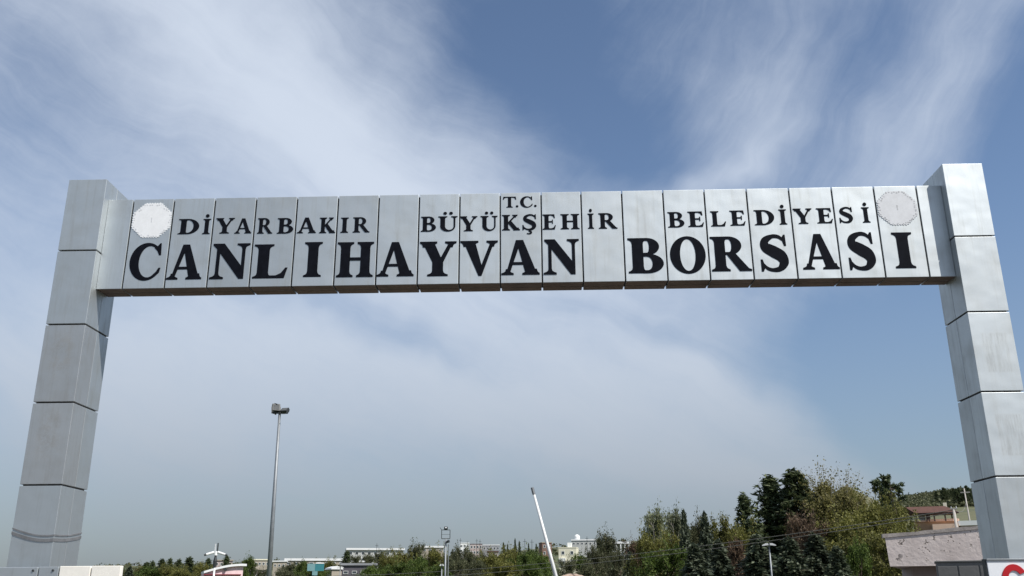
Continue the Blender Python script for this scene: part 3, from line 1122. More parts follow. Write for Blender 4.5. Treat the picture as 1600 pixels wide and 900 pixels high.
def proto_open_pine(H=10.0, leaf=0.20, mat='leaf_pine'):
    """airy pine: few bare limbs, each with separate tufts"""
    m = MB()
    centers, dirs = [], []
    m.tube([(0, 0, 0), (H * .01, 0, H * .5), (0, H * .01, H * .97)], [H * .016, H * .011, H * .003], 7)
    for i in range(13):
        t = .25 + .70 * i / 12
        for j in range(rng.integers(3, 5)):
            a = rng.uniform(0, 6.28)
            ln = H * (.20 * (1 - t) ** .6 + .03) * rng.uniform(.7, 1.2)
            p0 = Vector((0, 0, H * t * .97))
            d = Vector((math.cos(a), math.sin(a), .12))
            p2 = p0 + d * ln + Vector((0, 0, ln * .25))
            m.tube([p0, p0.lerp(p2, .6) - Vector((0, 0, ln * .05)), p2], [H * .005, H * .0035, H * .001], 4, False)
            for k in range(3):
                c = p0.lerp(p2, 1 - .22 * k) + rv(.008 * H)
                for q in range(34):
                    dv = (rv(1) + Vector((0, 0, .7))).normalized()
                    centers.append(c + dv * rng.uniform(.03, .30) * H / 10)
                    dirs.append(dv)
    for q in range(50):
        dv = (rv(.8) + Vector((0, 0, 1))).normalized()
        centers.append(Vector((0, H * .01, H * .96)) + dv * rng.uniform(.03, .34)); dirs.append(dv)
    return m.mesh('trunk', 'bark'), leaf_mesh('crown', centers, leaf, mat, 3.0, 0.2, .3, dirs)


def proto_spruce(H=8.0, leaf=0.26, mat='leaf_spruce', wide=.27):
    m = MB()
    centers, dirs = [], []
    m.tube([(0, 0, 0), (0, 0, H * .98)], [H * .017, H * .002], 7)
    nw = 24
    for i in range(nw):
        t = .05 + .93 * i / (nw - 1)
        R = H * wide * (1 - t) ** .85 + H * .012
        nb = 9 if t < .7 else 6
        for j in range(nb):
            a = j * 2 * math.pi / nb + i * .7 + rng.normal(0, .2)
            ln = R * rng.uniform(.68, 1.15)
            o = Vector((math.cos(a), math.sin(a), 0))
            p0 = Vector((0, 0, H * t))
            p1 = p0 + o * ln * .55 + Vector((0, 0, -.05 * ln))
            p2 = p0 + o * ln + Vector((0, 0, -.16 * ln + (.18 * ln if t > .6 else 0)))
            m.tube([p0, p1, p2], [H * .003, H * .002, H * .0008], 3, False)
            nseg = 6
            side = Vector((-o.y, o.x, 0))
            for k in range(nseg):
                s = .18 + .82 * (k + rng.random()) / nseg
                c = p0.lerp(p1, s / .55) if s < .55 else p1.lerp(p2, (s - .55) / .45)
                wv = ln * .28 * (1.15 - s)
                for q in range(7):
                    sd = rng.uniform(-1, 1)
                    cc = c + side * sd * wv + Vector((0, 0, rng.normal(-.01, .012) * H)) + rv(.006 * H)
                    centers.append(cc)
                    dirs.append(o + side * sd * .9 + Vector((0, 0, -.25)))
    return m.mesh('trunk', 'bark'), leaf_mesh('crown', centers, leaf, mat, 2.6, 1.2, .3, dirs)


PROTO = {
    'olive': [proto_broadleaf('leaf_olive', H=8, leaves=16000, leaf=.125, upright=.6) for _ in range(3)],
    'gold': [proto_broadleaf('leaf_gold', 'bark_pale', H=12, spread=.21, leaves=24000, leaf=.135, upright=.95, wisps=.6, columnar=True) for _ in range(3)],
    'green': [proto_broadleaf('leaf_green', H=6, leaves=14000, leaf=.105, upright=.5, base=.06) for _ in range(2)],
    'pale': [proto_broadleaf('leaf_pale', 'bark_pale', H=7, spread=.30, leaves=9000, leaf=.10, upright=.95, wisps=.5) for _ in range(2)],
    'red': [proto_broadleaf('leaf_red', H=5, leaves=11000, leaf=.09, upright=.6, base=.06) for _ in range(2)],
    'dusk': [proto_broadleaf('leaf_dusk', H=7, leaves=13000, leaf=.115, upright=.55, base=.06) for _ in range(3)],
    'pine': [proto_pine(gaps=g) for g in (.1, .2, .35)],
    'spruce': [proto_spruce() for _ in range(3)],
    'airy': [proto_open_pine() for _ in range(2)],
}
for k, prs in PROTO.items():
    hs = []
    for tr, cr in prs:
        z = np.empty(len(cr.vertices) * 3)
        cr.vertices.foreach_get('co', z)
        z = z.reshape(-1, 3)
        hs.append((np.percentile(z[:, 2], 99.7 if k in ('pine', 'spruce', 'airy', 'gold') else 99.1), np.percentile(np.abs(z[:, 0]), 97) * 2))
    PROTO[k] = [(t_, c_, h_[0], h_[1]) for (t_, c_), h_ in zip(prs, hs)]

KIND_NAME = {'olive': 'leafy_tree', 'gold': 'poplar_tree', 'green': 'leafy_tree', 'pale': 'willow_tree', 'red': 'plum_tree', 'dusk': 'leafy_tree', 'pine': 'pine_tree', 'spruce': 'spruce_tree', 'airy': 'pine_tree'}


def tree(kind, px, top_y, dist, width_px, label, group, variant=None):
    p = at(px, top_y, dist)
    z0 = ground_z(p.x, p.y) - 0.05
    h = p.z - z0
    v = PROTO[kind][(variant if variant is not None else int(rng.integers(0, 99))) % len(PROTO[kind])]
    tr, cr, ph, pw = v
    sz = h / ph
    sxy = (width_px * dist / FPX) / pw
    sxy = min(max(sxy, sz * .5), sz * 1.9)
    r = empty(KIND_NAME[kind], (p.x, p.y, z0), rng.uniform(0, 6.28), label, 'tree', group)
    r.scale = (sxy, sxy, sz)
    obj('trunk', tr, r)
    obj('crown', cr, r)
    return r


TREES = [
    # right hand grove
    ('pale', 1022, 797, 76, 48, 'pale green wispy tree at the left edge of the right grove'),
    ('pale', 1052, 798, 79, 40, 'pale feathery tree just left of the slim dark spruce'),
    ('spruce', 1068, 800, 66, 26, 'slim dark spruce rising beside the pale wispy trees'),
    ('dusk', 1086, 812, 80, 44, 'dull green tree between the two slim dark spruces'),
    ('spruce', 1100, 803, 67, 36, 'second slim dark spruce, right of the pale wispy trees'),
    ('olive', 1132, 812, 78, 50, 'olive tree low between the slim spruces and the tall pines'),
    ('olive', 1156, 822, 74, 44, 'olive tree at the foot of the short leftmost pine'),
    ('pine', 1164, 774, 86, 74, 'shortest dark pine at the left of the tall pine trio'),
    ('pine', 1194, 746, 88, 92, 'tall dark pine in the middle of the pine trio'),
    ('pine', 1231, 738, 87, 100, 'tallest dark pine at the right of the pine trio'),
    ('gold', 1258, 748, 92, 36, 'thin half bare poplar right behind the tallest dark pine'),
    ('gold', 1276, 737, 84, 52, 'tallest yellow brown poplar in the right grove'),
    ('gold', 1313, 745, 82, 48, 'second yellow brown poplar, left of the bare hill'),
    ('gold', 1338, 772, 80, 46, 'shorter yellow poplar standing against the bare hill'),
    ('olive', 1372, 784, 80, 60, 'olive tree under the two open branched pines'),
    ('gold', 1296, 756, 80, 50, 'yellow brown poplar between the two tallest poplars'),
    ('gold', 1325, 762, 76, 46, 'yellow brown poplar just left of the bare hill top'),
    ('olive', 1352, 790, 74, 80, 'broad olive green tree below the bare hill'),
    ('airy', 1390, 743, 98, 52, 'taller of two open branched pines right of the bare hill'),
    ('airy', 1371, 749, 101, 36, 'shorter of two open branched pines right of the bare hill'),
    ('olive', 1392, 792, 78, 66, 'olive tree left of the red roofed terrace'),
    ('olive', 1310, 805, 66, 80, 'olive tree in front of the yellow poplars'),
    ('red', 1247, 806, 72, 36, 'reddish tree beneath the tallest dark pine'),
    ('red', 1270, 818, 66, 40, 'brown red tree left of the olive trees'),
    ('olive', 1345, 826, 56, 84, 'yellow olive tree left of the concrete canopy'),
    ('olive', 1386, 836, 52, 60, 'yellow olive tree touching the concrete canopy'),
    ('olive', 1406, 818, 62, 50, 'olive bush top showing above the concrete canopy'),
    ('green', 1338, 852, 46, 56, 'dark green bush low before the olive trees'),
    ('spruce', 1085, 852, 48, 66, 'bushy blue grey spruce at the left of the front row'),
    ('spruce', 1122, 846, 52, 60, 'blue grey spruce, second in the front row'),
    ('spruce', 1182, 838, 50, 76, 'blue grey spruce just left of the white street lamp'),
    ('spruce', 1232, 842, 47, 80, 'blue grey spruce just right of the white street lamp'),
    ('spruce', 1272, 836, 50, 80, 'widest blue grey spruce at the right of the front row'),
    ('spruce', 1306, 856, 45, 60, 'low dark spruce at the right end of the front row'),
    ('red', 1149, 847, 54, 52, 'purple brown plum tree between the blue grey spruces'),
    ('green', 1042, 856, 52, 74, 'bright yellow green tree low in the right grove'),
    ('olive', 1010, 832, 66, 50, 'brownish olive tree beneath the pale wispy trees'),
    ('olive', 1040, 834, 68, 44, 'brown green tree behind the bright green one'),
    # middle, right of the boom
    ('red', 992, 846, 82, 34, 'rust brown tree at the left foot of the right grove'),
    ('dusk', 948, 833, 92, 30, 'tall thin grey green tree before the pillared white building'),
    ('dusk', 932, 856, 84, 34, 'grey green tree left of the tall thin one'),
    ('dusk', 968, 862, 76, 42, 'dark grey green tree right of the tall thin one'),
    ('spruce', 984, 864, 70, 30, 'small dark spruce left of the right grove'),
    ('green', 906, 868, 88, 38, 'deep green tree beside the cream house'),
    ('dusk', 888, 874, 84, 36, 'dull tree below the cream house'),
    ('dusk', 920, 878, 72, 44, 'dull tree above the pink earth heap'),
    # middle
    ('green', 846, 868, 104, 44, 'green tree just left of the raised white boom'),
    ('green', 822, 862, 108, 46, 'green round tree, second left of the raised white boom'),
    ('olive', 798, 856, 112, 50, 'olive round tree, third left of the raised white boom'),
    ('olive', 772, 862, 110, 46, 'olive round tree right of the grey green thicket'),
    ('olive', 786, 874, 92, 52, 'low olive tree in front of the round ones'),
    ('green', 830, 880, 90, 50, 'low green tree in front of the round ones'),
    ('dusk', 752, 866, 118, 38, 'grey green tree right of the square framed lamp pole'),
    ('dusk', 733, 858, 130, 36, 'dark grey green tree below the white block house'),
    ('dusk', 713, 856, 126, 36, 'dark grey green tree just right of the square framed lamp pole'),
    ('dusk', 742, 876, 100, 44, 'low dull tree right of the square framed lamp pole'),
    ('dusk', 708, 876, 98, 44, 'low dull tree behind the square framed lamp pole'),
    ('olive', 680, 857, 140, 42, 'yellow olive tree left of the square framed lamp pole'),
    ('dusk', 650, 850, 150, 34, 'darker tree top above the yellow olive trees'),
    ('olive', 630, 860, 146, 44, 'yellow olive tree before the long white roof'),
    ('olive', 606, 866, 140, 42, 'yellow olive tree below the white storeyed hall'),
    ('green', 655, 872, 120, 50, 'green tree low among the yellow olive trees'),
    ('green', 618, 880, 108, 54, 'green tree low below the yellow olive trees'),
    ('green', 584, 887, 104, 44, 'low green tree right of the dark flat shed'),
    ('green', 685, 884, 96, 50, 'low green tree left of the square framed lamp pole'),
    # left middle
    ('dusk', 577, 866, 260, 26, 'grey green tree in front of the middle of the white storeyed hall'),
    ('dusk', 594, 862, 280, 26, 'grey green tree in front of the right half of the white storeyed hall'),
    ('pine', 542, 862, 300, 25, 'small dark pine left of the white storeyed hall'),
    ('dusk', 556, 868, 290, 22, 'dull tree before the white storeyed hall'),
    ('olive', 512, 876, 170, 26, 'olive tree right of the turquoise sign'),
    ('green', 474, 878, 180, 30, 'green tree left of the turquoise sign'),
    ('green', 492, 886, 150, 40, 'low green bush below the turquoise sign'),
    ('dusk', 452, 880, 190, 30, 'dull tree right of the tall floodlight pole'),
    ('dusk', 446, 890, 130, 40, 'low dull tree right of the tall floodlight pole'),
    ('green', 388, 871, 170, 16, 'narrow green tree right of the red and white kiosk'),
    ('green', 380, 889, 120, 22, 'low green bush beside the red and white kiosk'),
    ('dusk', 410, 890, 130, 30, 'low dull tree left of the tall floodlight pole'),
    # far left
    ('spruce', 203, 886, 150, 22, 'rounded dark spruce beside the cream board'),
    ('gold', 216, 884, 165, 16, 'half bare brown tree near the cream board'),
    ('pine', 229, 879, 190, 25, 'first dark pine of the far left row'),
    ('pine', 240, 877, 190, 22, 'second dark pine of the far left row'),
    ('pine', 253, 874, 185, 32, 'third dark pine of the far left row'),
    ('pine', 267, 873, 190, 25, 'fourth dark pine of the far left row'),
    ('pine', 280, 874, 190, 25, 'fifth dark pine of the far left row'),
    ('pine', 297, 871, 160, 41, 'biggest dark pine of the far left row'),
    ('olive', 314, 880, 150, 24, 'olive tree left of the camera pole'),
    ('olive', 262, 884, 150, 40, 'low olive tree under the far left pines'),
    ('green', 235, 886, 150, 36, 'low green tree under the far left pines'),
    ('olive', 284, 887, 140, 40, 'low olive tree under the biggest far left pine'),
    ('pine', 326, 873, 200, 22, 'dark pine behind the camera pole'),
    ('pine', 353, 869, 260, 22, 'dark pine above the red and white kiosk'),
]
for row in TREES:
    tree(*row, group=None)

# cypress tips on the far rise and wood on the right ridge
for i, (px, ty) in enumerate([(787, 848), (793, 851), (805, 842), (811, 846), (826, 849), (838, 850)]):
    tree('pine', px, ty, 430, 5.5 + (i % 2) * 2, 'tiny dark conifer on the rise behind the round trees', 'tiny conifers on the far rise')
for i, px in enumerate([1462, 1470, 1474, 1480, 1485, 1489, 1493, 1497, 1501, 1505, 1509, 1513, 1517, 1521, 1526, 1532, 1540]):
    ty = 768 - (px - 1462) * .11 + rng.normal(0, 2.0)
    tree('pine', px, ty, 760 + rng.uniform(-40, 40), 9 + rng.uniform(0, 4), 'distant dark conifer of the wood on the right ridge', 'conifers of the wood on the right ridge')

# far scrub on the slopes
sc = []
for i in range(6500):
    px = rng.uniform(150, 1640)
    d_ = rng.uniform(420, 1180)
    p = at(px, 900, d_)
    z = ground_z(p.x, p.y)
    if i >= 1500:
        px = rng.uniform(1370, 1660)
        d_ = rng.uniform(700, 1180)
        p = at(px, 900, d_)
        z = ground_z(p.x, p.y)
    elif px > 1380:
        continue
    rr = rng.uniform(1.2, 3.2)
    for k in range(12):
        q = rng.normal(size=3) * rr * .42
        sc.append((p.x + q[0], p.y + q[1], z + rr * .5 + abs(q[2])))
o = obj('scrub', leaf_mesh('scrub', sc, 1.5, 'leaf_dusk', 1.4))
tag(o, 'dark scrub scattered over the far slopes', 'scrub', kind='stuff')

# ------------------------------------------------------------------ buildings


def base_at(px, dist, y_=900):
    p = at(px, y_, dist)
    return p.x, p.y, ground_z(p.x, p.y)


def zrow(y, dist, px=800):
    return at(px, y, dist).z


def facing(x, y):
    """heading that turns a thing's -Y front to the eye"""
    return math.atan2(-(EYE.x - x), (EYE.y - y)) + math.pi


def window(parent, x, z, w, h, y, mat='wall_white'):
    m = MB()
    t = min(w, h) * 0.10
    m.box(-w / 2, w / 2, -0.08, 0.0, -h / 2, -h / 2 + t)
    m.box(-w / 2, w / 2, -0.08, 0.0, h / 2 - t, h / 2)
    m.box(-w / 2, -w / 2 + t, -0.08, 0.0, -h / 2 + t, h / 2 - t)
    m.box(w / 2 - t, w / 2, -0.08, 0.0, -h / 2 + t, h / 2 - t)
    o = m.build('window', mat, parent, (x, y, z))
    boxpart('pane', 'window_dark', o, -w / 2 + t, w / 2 - t, -0.05, -0.01, -h / 2 + t, h / 2 - t)
    return o


def block(name, label, px0, px1, y_top, dist, depth, wall, roof, rows=0, cols=0, win=(1.2, 1.3), yaw=0.0, eave=0.5, roof_t=0.6, gable=0.0, cat='building', zwin=None):
    pc = (px0 + px1) / 2
    x, y, z0 = base_at(pc, dist, y_top)
    w = (px1 - px0) * dist / FPX
    h = zrow(y_top, dist, pc) - z0
    r = empty(name, (x, y, z0), facing(x, y) + yaw, label, cat)
    boxpart('wall', wall, r, -w / 2, w / 2, 0, depth, -2.0, h - roof_t)
    if gable:
        m = MB()
        m.prism([(-w / 2 - eave, h - roof_t), (w / 2 + eave, h - roof_t), (w / 2 + eave * .4, h - roof_t + .25), (0, h + gable - roof_t), (-w / 2 - eave * .4, h - roof_t + .25)], -eave, depth + eave)
        m.build('roof', roof, r)
    else:
        boxpart('roof', roof, r, -w / 2 - eave, w / 2 + eave, -eave, depth + eave, h - roof_t, h)
    ww, wh = win
    for i in range(rows):
        for j in range(cols):
            xx = -w / 2 + w * (j + .5) / cols
            zz = h - roof_t - 0.9 - wh / 2 - i * (wh + 1.5)
            window(r, xx, zz, ww, wh, -0.003)
    return r, w, h


block('storeyed_hall', 'white two storey hall with long bright roof behind the olive trees', 546, 628, 856.5, 520, 18, 'wall_dim', 'roof_white', 2, 9, (1.9, 1.7), 0.06, 0.8, 1.0)
block('long_hall', 'long low hall with pale roof behind the turquoise sign', 450, 536, 872.5, 610, 20, 'wall_beige', 'roof_white', 1, 8, (2.4, 1.6), 0, .6, 1.4)
block('flat_shed', 'dark flat roofed shed right of the turquoise sign', 536, 586, 880, 165, 9, 'wall_dark', 'wall_grey', 1, 4, (.8, .5), 0, .25, .35)
block('small_shed', 'small white roofed shed left of the dark flat shed', 519, 534, 887, 150, 3, 'wall_beige', 'roof_white', 0, 0, yaw=.3, eave=.2, roof_t=.25, gable=.5)
block('roadside_house', 'small house with white gable roof below the white storeyed hall', 562, 572, 876, 330, 5, 'wall_pink', 'roof_white', 1, 2, (.7, .9), 0, .3, .5)
block('distant_hall', 'distant hall with a thin white roof left of the framed lamp pole', 652, 692, 853, 660, 12, 'wall_beige', 'roof_white', 1, 5, (2, 1.2), 0, .5, 1.2)
block('block_house', 'white block house with two window bands right of the framed lamp pole', 719, 733, 848, 560, 9, 'wall_white', 'wall_white', 2, 3, (1.3, 1.1), 0, .15, .4)
block('shell_building', 'unfinished pinkish building right of the white block house', 735, 753, 849, 570, 9, 'wall_pink', 'wall_grey', 2, 4, (1.3, 1.6), 0, .2, .4)
block('shell_building', 'blue grey unfinished building at the end of the distant row', 755, 780, 851, 580, 9, 'wall_grey', 'roof_white', 1, 5, (1.3, 1.6), 0, .2, .5)
block('brick_house', 'reddish brick house just behind the raised white boom', 847, 862, 847, 420, 7, 'brick_red', 'wall_beige', 2, 2, (1.0, 1.3), .2, .2, .3)
block('row_house', 'low pinkish house under the olive rise left of the boom', 762, 778, 861, 420, 7, 'wall_pink', 'roof_red', 1, 3, (1, 1), 0, .3, .4)
cr, cw_, ch_ = block('cream_house', 'cream house with two dark windows right of the raised boom', 873, 900, 855, 300, 6, 'wall_cream', 'wall_cream', 2, 2, (1.0, 1.1), -.12, .06, .25)
boxpart('stair_head', 'wall_white', cr, -.2, 1.0, 2.0, 3.6, ch_, ch_ + 1.5)
boxpart('balcony', 'wall_white', cr, -2.6, -.6, -.7, 0.0, ch_ - 4.2, ch_ - 3.3)
lw, lww, lwh = block('long_white_house', 'long white house with a row of windows on the middle skyline', 894, 931, 842.5, 500, 10, 'wall_dim', 'roof_white', 1, 6, (1.1, 1.1), 0, .3, .7)
m = MB(); m.tube([(0, 0, 0), (0, 0, 1.6), (0, 0, 2.2), (0, 0, 2.6)], [1.5, 1.5, 1.1, .3], 14)
m.build('water_tank', 'wall_white', lw, (-lww / 2 + 2.8, 3, lwh))
wp, wpw, wph = block('pillared_house', 'white building with pillars and flat bright roof left of the grove', 944, 982, 846.5, 440, 8, 'wall_grey', 'roof_white', 0, 0, (1, 1), .05, 1.2, .9)
for j in range(7):
    boxpart('pillar', 'wall_white', wp, -wpw / 2 + (wpw - .5) * j / 6, -wpw / 2 + (wpw - .5) * j / 6 + .5, -1.1, -.65, -1, wph - .9)
for j in range(6):
    window(wp, -wpw / 2 + wpw * (j + .5) / 6, wph - 2.6, 1.0, 1.5, -.003)
block('beige_house', 'beige house above the red and white kiosk', 338, 362, 874.5, 440, 8, 'wall_pink', 'wall_beige', 1, 4, (1, 1.1), 0, .4, .4)
block('long_beige_block', 'long beige block with small windows left of the floodlight pole', 393, 420, 873.5, 430, 8, 'wall_beige', 'wall_cream', 2, 5, (1.0, 1.1), 0, .3, .5)
block('village_house', 'low beige house with hipped roof left of the floodlight pole', 398, 418, 888, 210, 6, 'wall_pink', 'wall_beige', 1, 2, (.6, .8), .2, .3, .3, .8)
block('village_house', 'pale house right of the floodlight pole', 428, 446, 876, 380, 6, 'wall_beige', 'roof_white', 1, 3, (.8, .9), -.1, .3, .4)

# red and white kiosk with a curved roof
x, y, z0 = base_at(351, 105)
kw = 58 * 105 / FPX
ktop = zrow(880, 105, 351) - z0
kz = empty('kiosk', (x, y, z0), facing(x, y) + .10, 'red and white kiosk with a curved white roof behind the camera pole', 'kiosk')

boxpart('fascia', 'red_fascia', kz, -kw / 2, kw / 2 - .5, -.25, -.004, ktop - 1.20, ktop - 1.10)
m = MB()
prof = []
nn = 14
for i in range(nn + 1):
    t = i / nn
    prof.append((-kw / 2 + kw * t, ktop - .80 + .75 * math.sin(t * 1.75)))
low = [(p[0], p[1] - .22) for p in prof]
m.prism(prof + low[::-1], -.3, 3.2)
m.build('roof', 'roof_white', kz, smooth=False)
m = MB(); m.prism([(p[0], p[1] - .222) for p in prof[:14]] + [(prof[13][0], -.5), (prof[0][0], -.5)], 0, 3)
m.build('wall', 'kiosk_pink', kz)
for i in range(5):
    xx = -kw / 2 + .08 + (kw - .6) * i / 4
    boxpart('post', 'dark_metal' if i % 2 else 'red_fascia', kz, xx - .07, xx + .07, -.24, -.10, -.3, ktop - 1.31)
boxpart('sign_panel', 'plate_white', kz, -.9, 1.1, -.10, -.02, ktop - 2.6, ktop - 1.45)
m = MB(); m.tube([(0, -.12, 0), (0, 0, 0)], [.16, .16], 14)
m.build('roundel', 'dark_metal', kz, (0.0, -.13, ktop - .62))

# turquoise sign
x, y, z0 = base_at(492.5, 140)
tw = 24 * 140 / FPX
tt = zrow(879, 140, 492) - z0
ts = empty('roadside_sign', (x, y, z0), facing(x, y), 'turquoise roadside sign with a white top edge among green bushes', 'sign')
boxpart('panel', 'turquoise_pale', ts, -tw / 2, -.1, -.1, .1, tt - 1.15, tt - .15)
boxpart('panel', 'turquoise', ts, -.09, tw / 2, -.1, .1, tt - 1.15, tt - .15)
boxpart('cap', 'wall_white', ts, 0.0, tw / 2 - .05, -.14, .14, tt - .149, tt)
boxpart('lower_panel', 'turquoise_pale', ts, -.45, .3, -.08, .08, tt - 1.75, tt - 1.17)
boxpart('post', 'galvanised', ts, -.12, .02, -.05, .05, 0, tt - 1.76)

# concrete canopy building by the right column
def at_plane(px, py, Y):
    v = bearing(px, py)
    return EYE + v * ((Y - EYE.y) / v.y)


GY = 10.5
p0 = at_plane(1382, 834.5, GY)
g_yaw = -0.27
v1 = bearing(1600, 814.5)
den = v1.x * math.sin(g_yaw) - v1.y * math.cos(g_yaw)
t1 = ((p0.x - EYE.x) * math.sin(g_yaw) - (p0.y - EYE.y) * math.cos(g_yaw)) / den
p1 = EYE + v1 * t1
ln = math.hypot(p1.x - p0.x, p1.y - p0.y)
cb = empty('gatehouse', (p0.x, p0.y, 0), g_yaw, 'grey pink concrete gatehouse with a deep stained roof edge by the right column', 'building')
ztop = p0.z
rise = (p1.z - p0.z) / ln
zbot = at_plane(1388, 885, GY).z
L2 = ln + 1.5
m = MB()
sk = 0.17
m.add([(0.03, 0, zbot), (L2, 0, zbot), (L2, 0, ztop - .085 + rise * L2), (0, 0, ztop - .085),
       (0.03 + 3.4 * sk, 3.4, zbot), (L2, 3.4, zbot), (L2, 3.4, ztop - .085 + rise * L2), (3.4 * sk, 3.4, ztop - .085)],
      [(0, 1, 2, 3), (4, 7, 6, 5), (0, 4, 5, 1), (1, 5, 6, 2), (2, 6, 7, 3), (3, 7, 4, 0)])
m.build('roof_edge', 'stained_concrete', cb)
m = MB()
nseg = 26
top_, bot_ = [], []
for i in range(nseg + 1):
    xx = -.05 + (L2 + .1) * i / nseg
    top_.append((xx, ztop + rise * xx + rng.normal(0, .010)))
    bot_.append((xx, ztop + rise * xx - .084 + rng.normal(0, .004) * 0))
m.prism(top_ + bot_[::-1], -.018, .30)
m.build('coping', 'coping_stone', cb)
boxpart('wall', 'pink_dark', cb, .55, ln + 1.2, .5, 3.2, 0, zbot - .004)
for i in range(2):
    window(cb, 2.0 + i * 1.6, 1.45, 1.0, .9, .497)
gx = at_plane(1462, 876.5, 6.0)
g2 = at_plane(1562, 874.5, 5.6)
gl = Vector((g2.x - gx.x, g2.y - gx.y, 0))
gb = empty('utility_cabinet', (gx.x, gx.y, 0), math.atan2(gl.y, gl.x), 'plain grey cabinet in front of the concrete gatehouse', 'cabinet')
boxpart('body', 'grey_render', gb, 0, gl.length, 0, .9, .05, gx.z - .03, .008)
boxpart('lid', 'grey_render', gb, -.02, gl.length + .02, -.02, .92, gx.z - .028, gx.z, .006)
for i in range(3):
    w3 = gl.length / 3
    d_ = boxpart('door', 'grey_render', gb, i * w3 + .015, (i + 1) * w3 - .015, -.014, -.002, .12, gx.z - .10, .004)
    boxpart('handle', 'dark_metal', d_, (i + 1) * w3 - .10, (i + 1) * w3 - .07, -.03, -.0145, 1.0, 1.14)
boxpart('plinth', 'concrete', gb, -.03, gl.length + .03, -.03, .95, 0, .049)

# hillside house with a roof terrace and red pergola
D_ = 92
x, y, z0 = base_at(1458, D_, 800)
px_m = D_ / FPX
th = empty('terrace_house', (x, y, z0), facing(x, y) + .04, 'brown walled house with a red roofed terrace above the gatehouse', 'house')
zw = zrow(815, D_, 1458) - z0
boxpart('wall', 'wall_brown', th, -1.65, 1.95, 0, 5, -.5, zw - .001)
boxpart('parapet', 'wall_peach', th, -.6, 2.0, -.12, 0.12, zw, zw + .20)
boxpart('parapet', 'wall_peach', th, -1.7, -.61, -.10, 0.10, zw, zw + .13)
boxpart('wing', 'wall_peach', th, -.3, 1.75, -2.5, -.13, -.5, zrow(822, D_, 1458) - z0)
boxpart('wing_roof', 'wall_white', th, 1.76, 4.6, -2.4, 1.0, zrow(821.5, D_, 1458) - z0 - .2, zrow(818, D_, 1458) - z0)
boxpart('wing_wall', 'wall_beige', th, 1.9, 4.5, -2.2, .9, -.5, zrow(821.5, D_, 1458) - z0 - .201)
zr0 = zrow(801.5, D_, 1458) - z0
zr1 = zrow(789.5, D_, 1458) - z0
rf = empty('tmp', (0, 0, 0))
bpy.data.objects.remove(rf)
m = MB()
x0_, x1_ = -2.4, 2.05
vs = [(x0_ + .9, -.5, zr0), (x1_, -.5, zr0 + .02), (x1_ - .1, 3.2, zr0), (x0_, 2.6, zr0), (x0_ + .15, 1.0, zr1), (x1_ - 1.0, 1.2, zr1)]
m.add(vs, [(0, 1, 5, 4), (1, 2, 5), (2, 3, 4, 5), (3, 0, 4), (0, 3, 2, 1)])
m.build('roof', 'roof_red', th)
boxpart('eave_board', 'timber_dark', th, x0_ + .9, x1_, -.46, -.36, zr0 - .13, zr0 - .002)
for xx in (-1.45, -.62, -.42, .02, .9, 1.7):
    boxpart('post', 'timber_dark', th, xx - .06, xx + .06, -.40, -.28, zw, zr0 - .131)
for xx in (-1.4, 1.6):
    boxpart('post', 'timber_dark', th, xx - .06, xx + .06, 2.3, 2.42, zw, zr0 - .01)
boxpart('back_panel', 'timber_dark', th, -.62, -.28, .5, .58, zw, zr0 - .01)
boxpart('screen', 'wall_white', th, -1.25, -.68, .7, .76, zw + .15, zw + .72)
boxpart('chimney', 'wall_cream', th, 1.0, 1.3, 1.9, 2.2, zr0, zr1 + .35)

# pink earth heap below the cream house
x, y, z0 = base_at(893, 62)
hz_ = zrow(896.5, 62, 893)
m = MB()
n, k = 40, 12
vs = [(0, 0, hz_ - z0)]
for i in range(1, k + 1):
    t = i / k
    for j in range(n):
        a = 2 * math.pi * j / n
        rr = (1 + .16 * math.sin(2 * a + .6) + .10 * math.sin(5 * a)) * t
        vs.append((math.cos(a) * 3.4 * rr, math.sin(a) * 2.6 * rr, (hz_ - z0) * (1 - t ** 1.6) + rng.normal(0, .05) * (1 - t) - (.05 if i == k else 0)))
fs = [(0, 1 + j, 1 + (j + 1) % n) for j in range(n)]
for i in range(k - 1):
    for j in range(n):
        q = 1 + i * n + j
        r = 1 + i * n + (j + 1) % n
        fs.append((q, q + n, r + n, r))
m.add(vs, fs)
tag(m.build('earth_heap', 'dirt', None, (x, y, z0)), 'heap of pinkish earth at the foot of the raised boom', 'earth heap')

for px_, yt_, d_ in ((719.5, 841, 540), (745, 842, 560), (750, 843, 560), (589, 849, 500), (820, 842, 420), (831, 843, 420), (917, 838, 480)):
    x, y, z0 = base_at(px_, d_, yt_)
    h_ = zrow(yt_, d_, px_) - z0
    ms = empty('mast', (x, y, z0), 0, 'thin dark mast on the distant skyline', 'mast', 'thin masts on the distant skyline')
    m = MB(); m.tube([(0, 0, 0), (0, 0, h_)], [.16, .10], 6)
    m.build('shaft', 'dark_metal', ms)
    boxpart('crossbar', 'dark_metal', ms, -.8, .8, -.05, .05, h_ - 1.2, h_ - 1.05)

# ------------------------------------------------------------------ poles, lamps, boom, wires
# floodlight pole
x, y, z0 = base_at(421, 48)
tp = at(437, 646, 48)
fp = empty('floodlight_pole', (x, y, z0), 0, 'tall grey floodlight pole with two dark lamps left of centre', 'lamp')
top = Vector((tp.x - x, tp.y - y, tp.z - z0))
base_off = Vector((0, 0, 0))
m = MB(); m.tube([base_off, top * .5, top], [.135, .10, .062], 14)
m.build('pole', 'galvanised', fp, smooth=True)
m = MB(); m.tube([(0, 0, 0), (0, 0, .04)], [.26, .26], 14)
m.build('base_plate', 'galvanised', fp)
hd = top
boxpart('crossbar', 'dark_metal', fp, hd.x - .36, hd.x + .42, hd.y - .05, hd.y + .05, hd.z - .01, hd.z + .07)


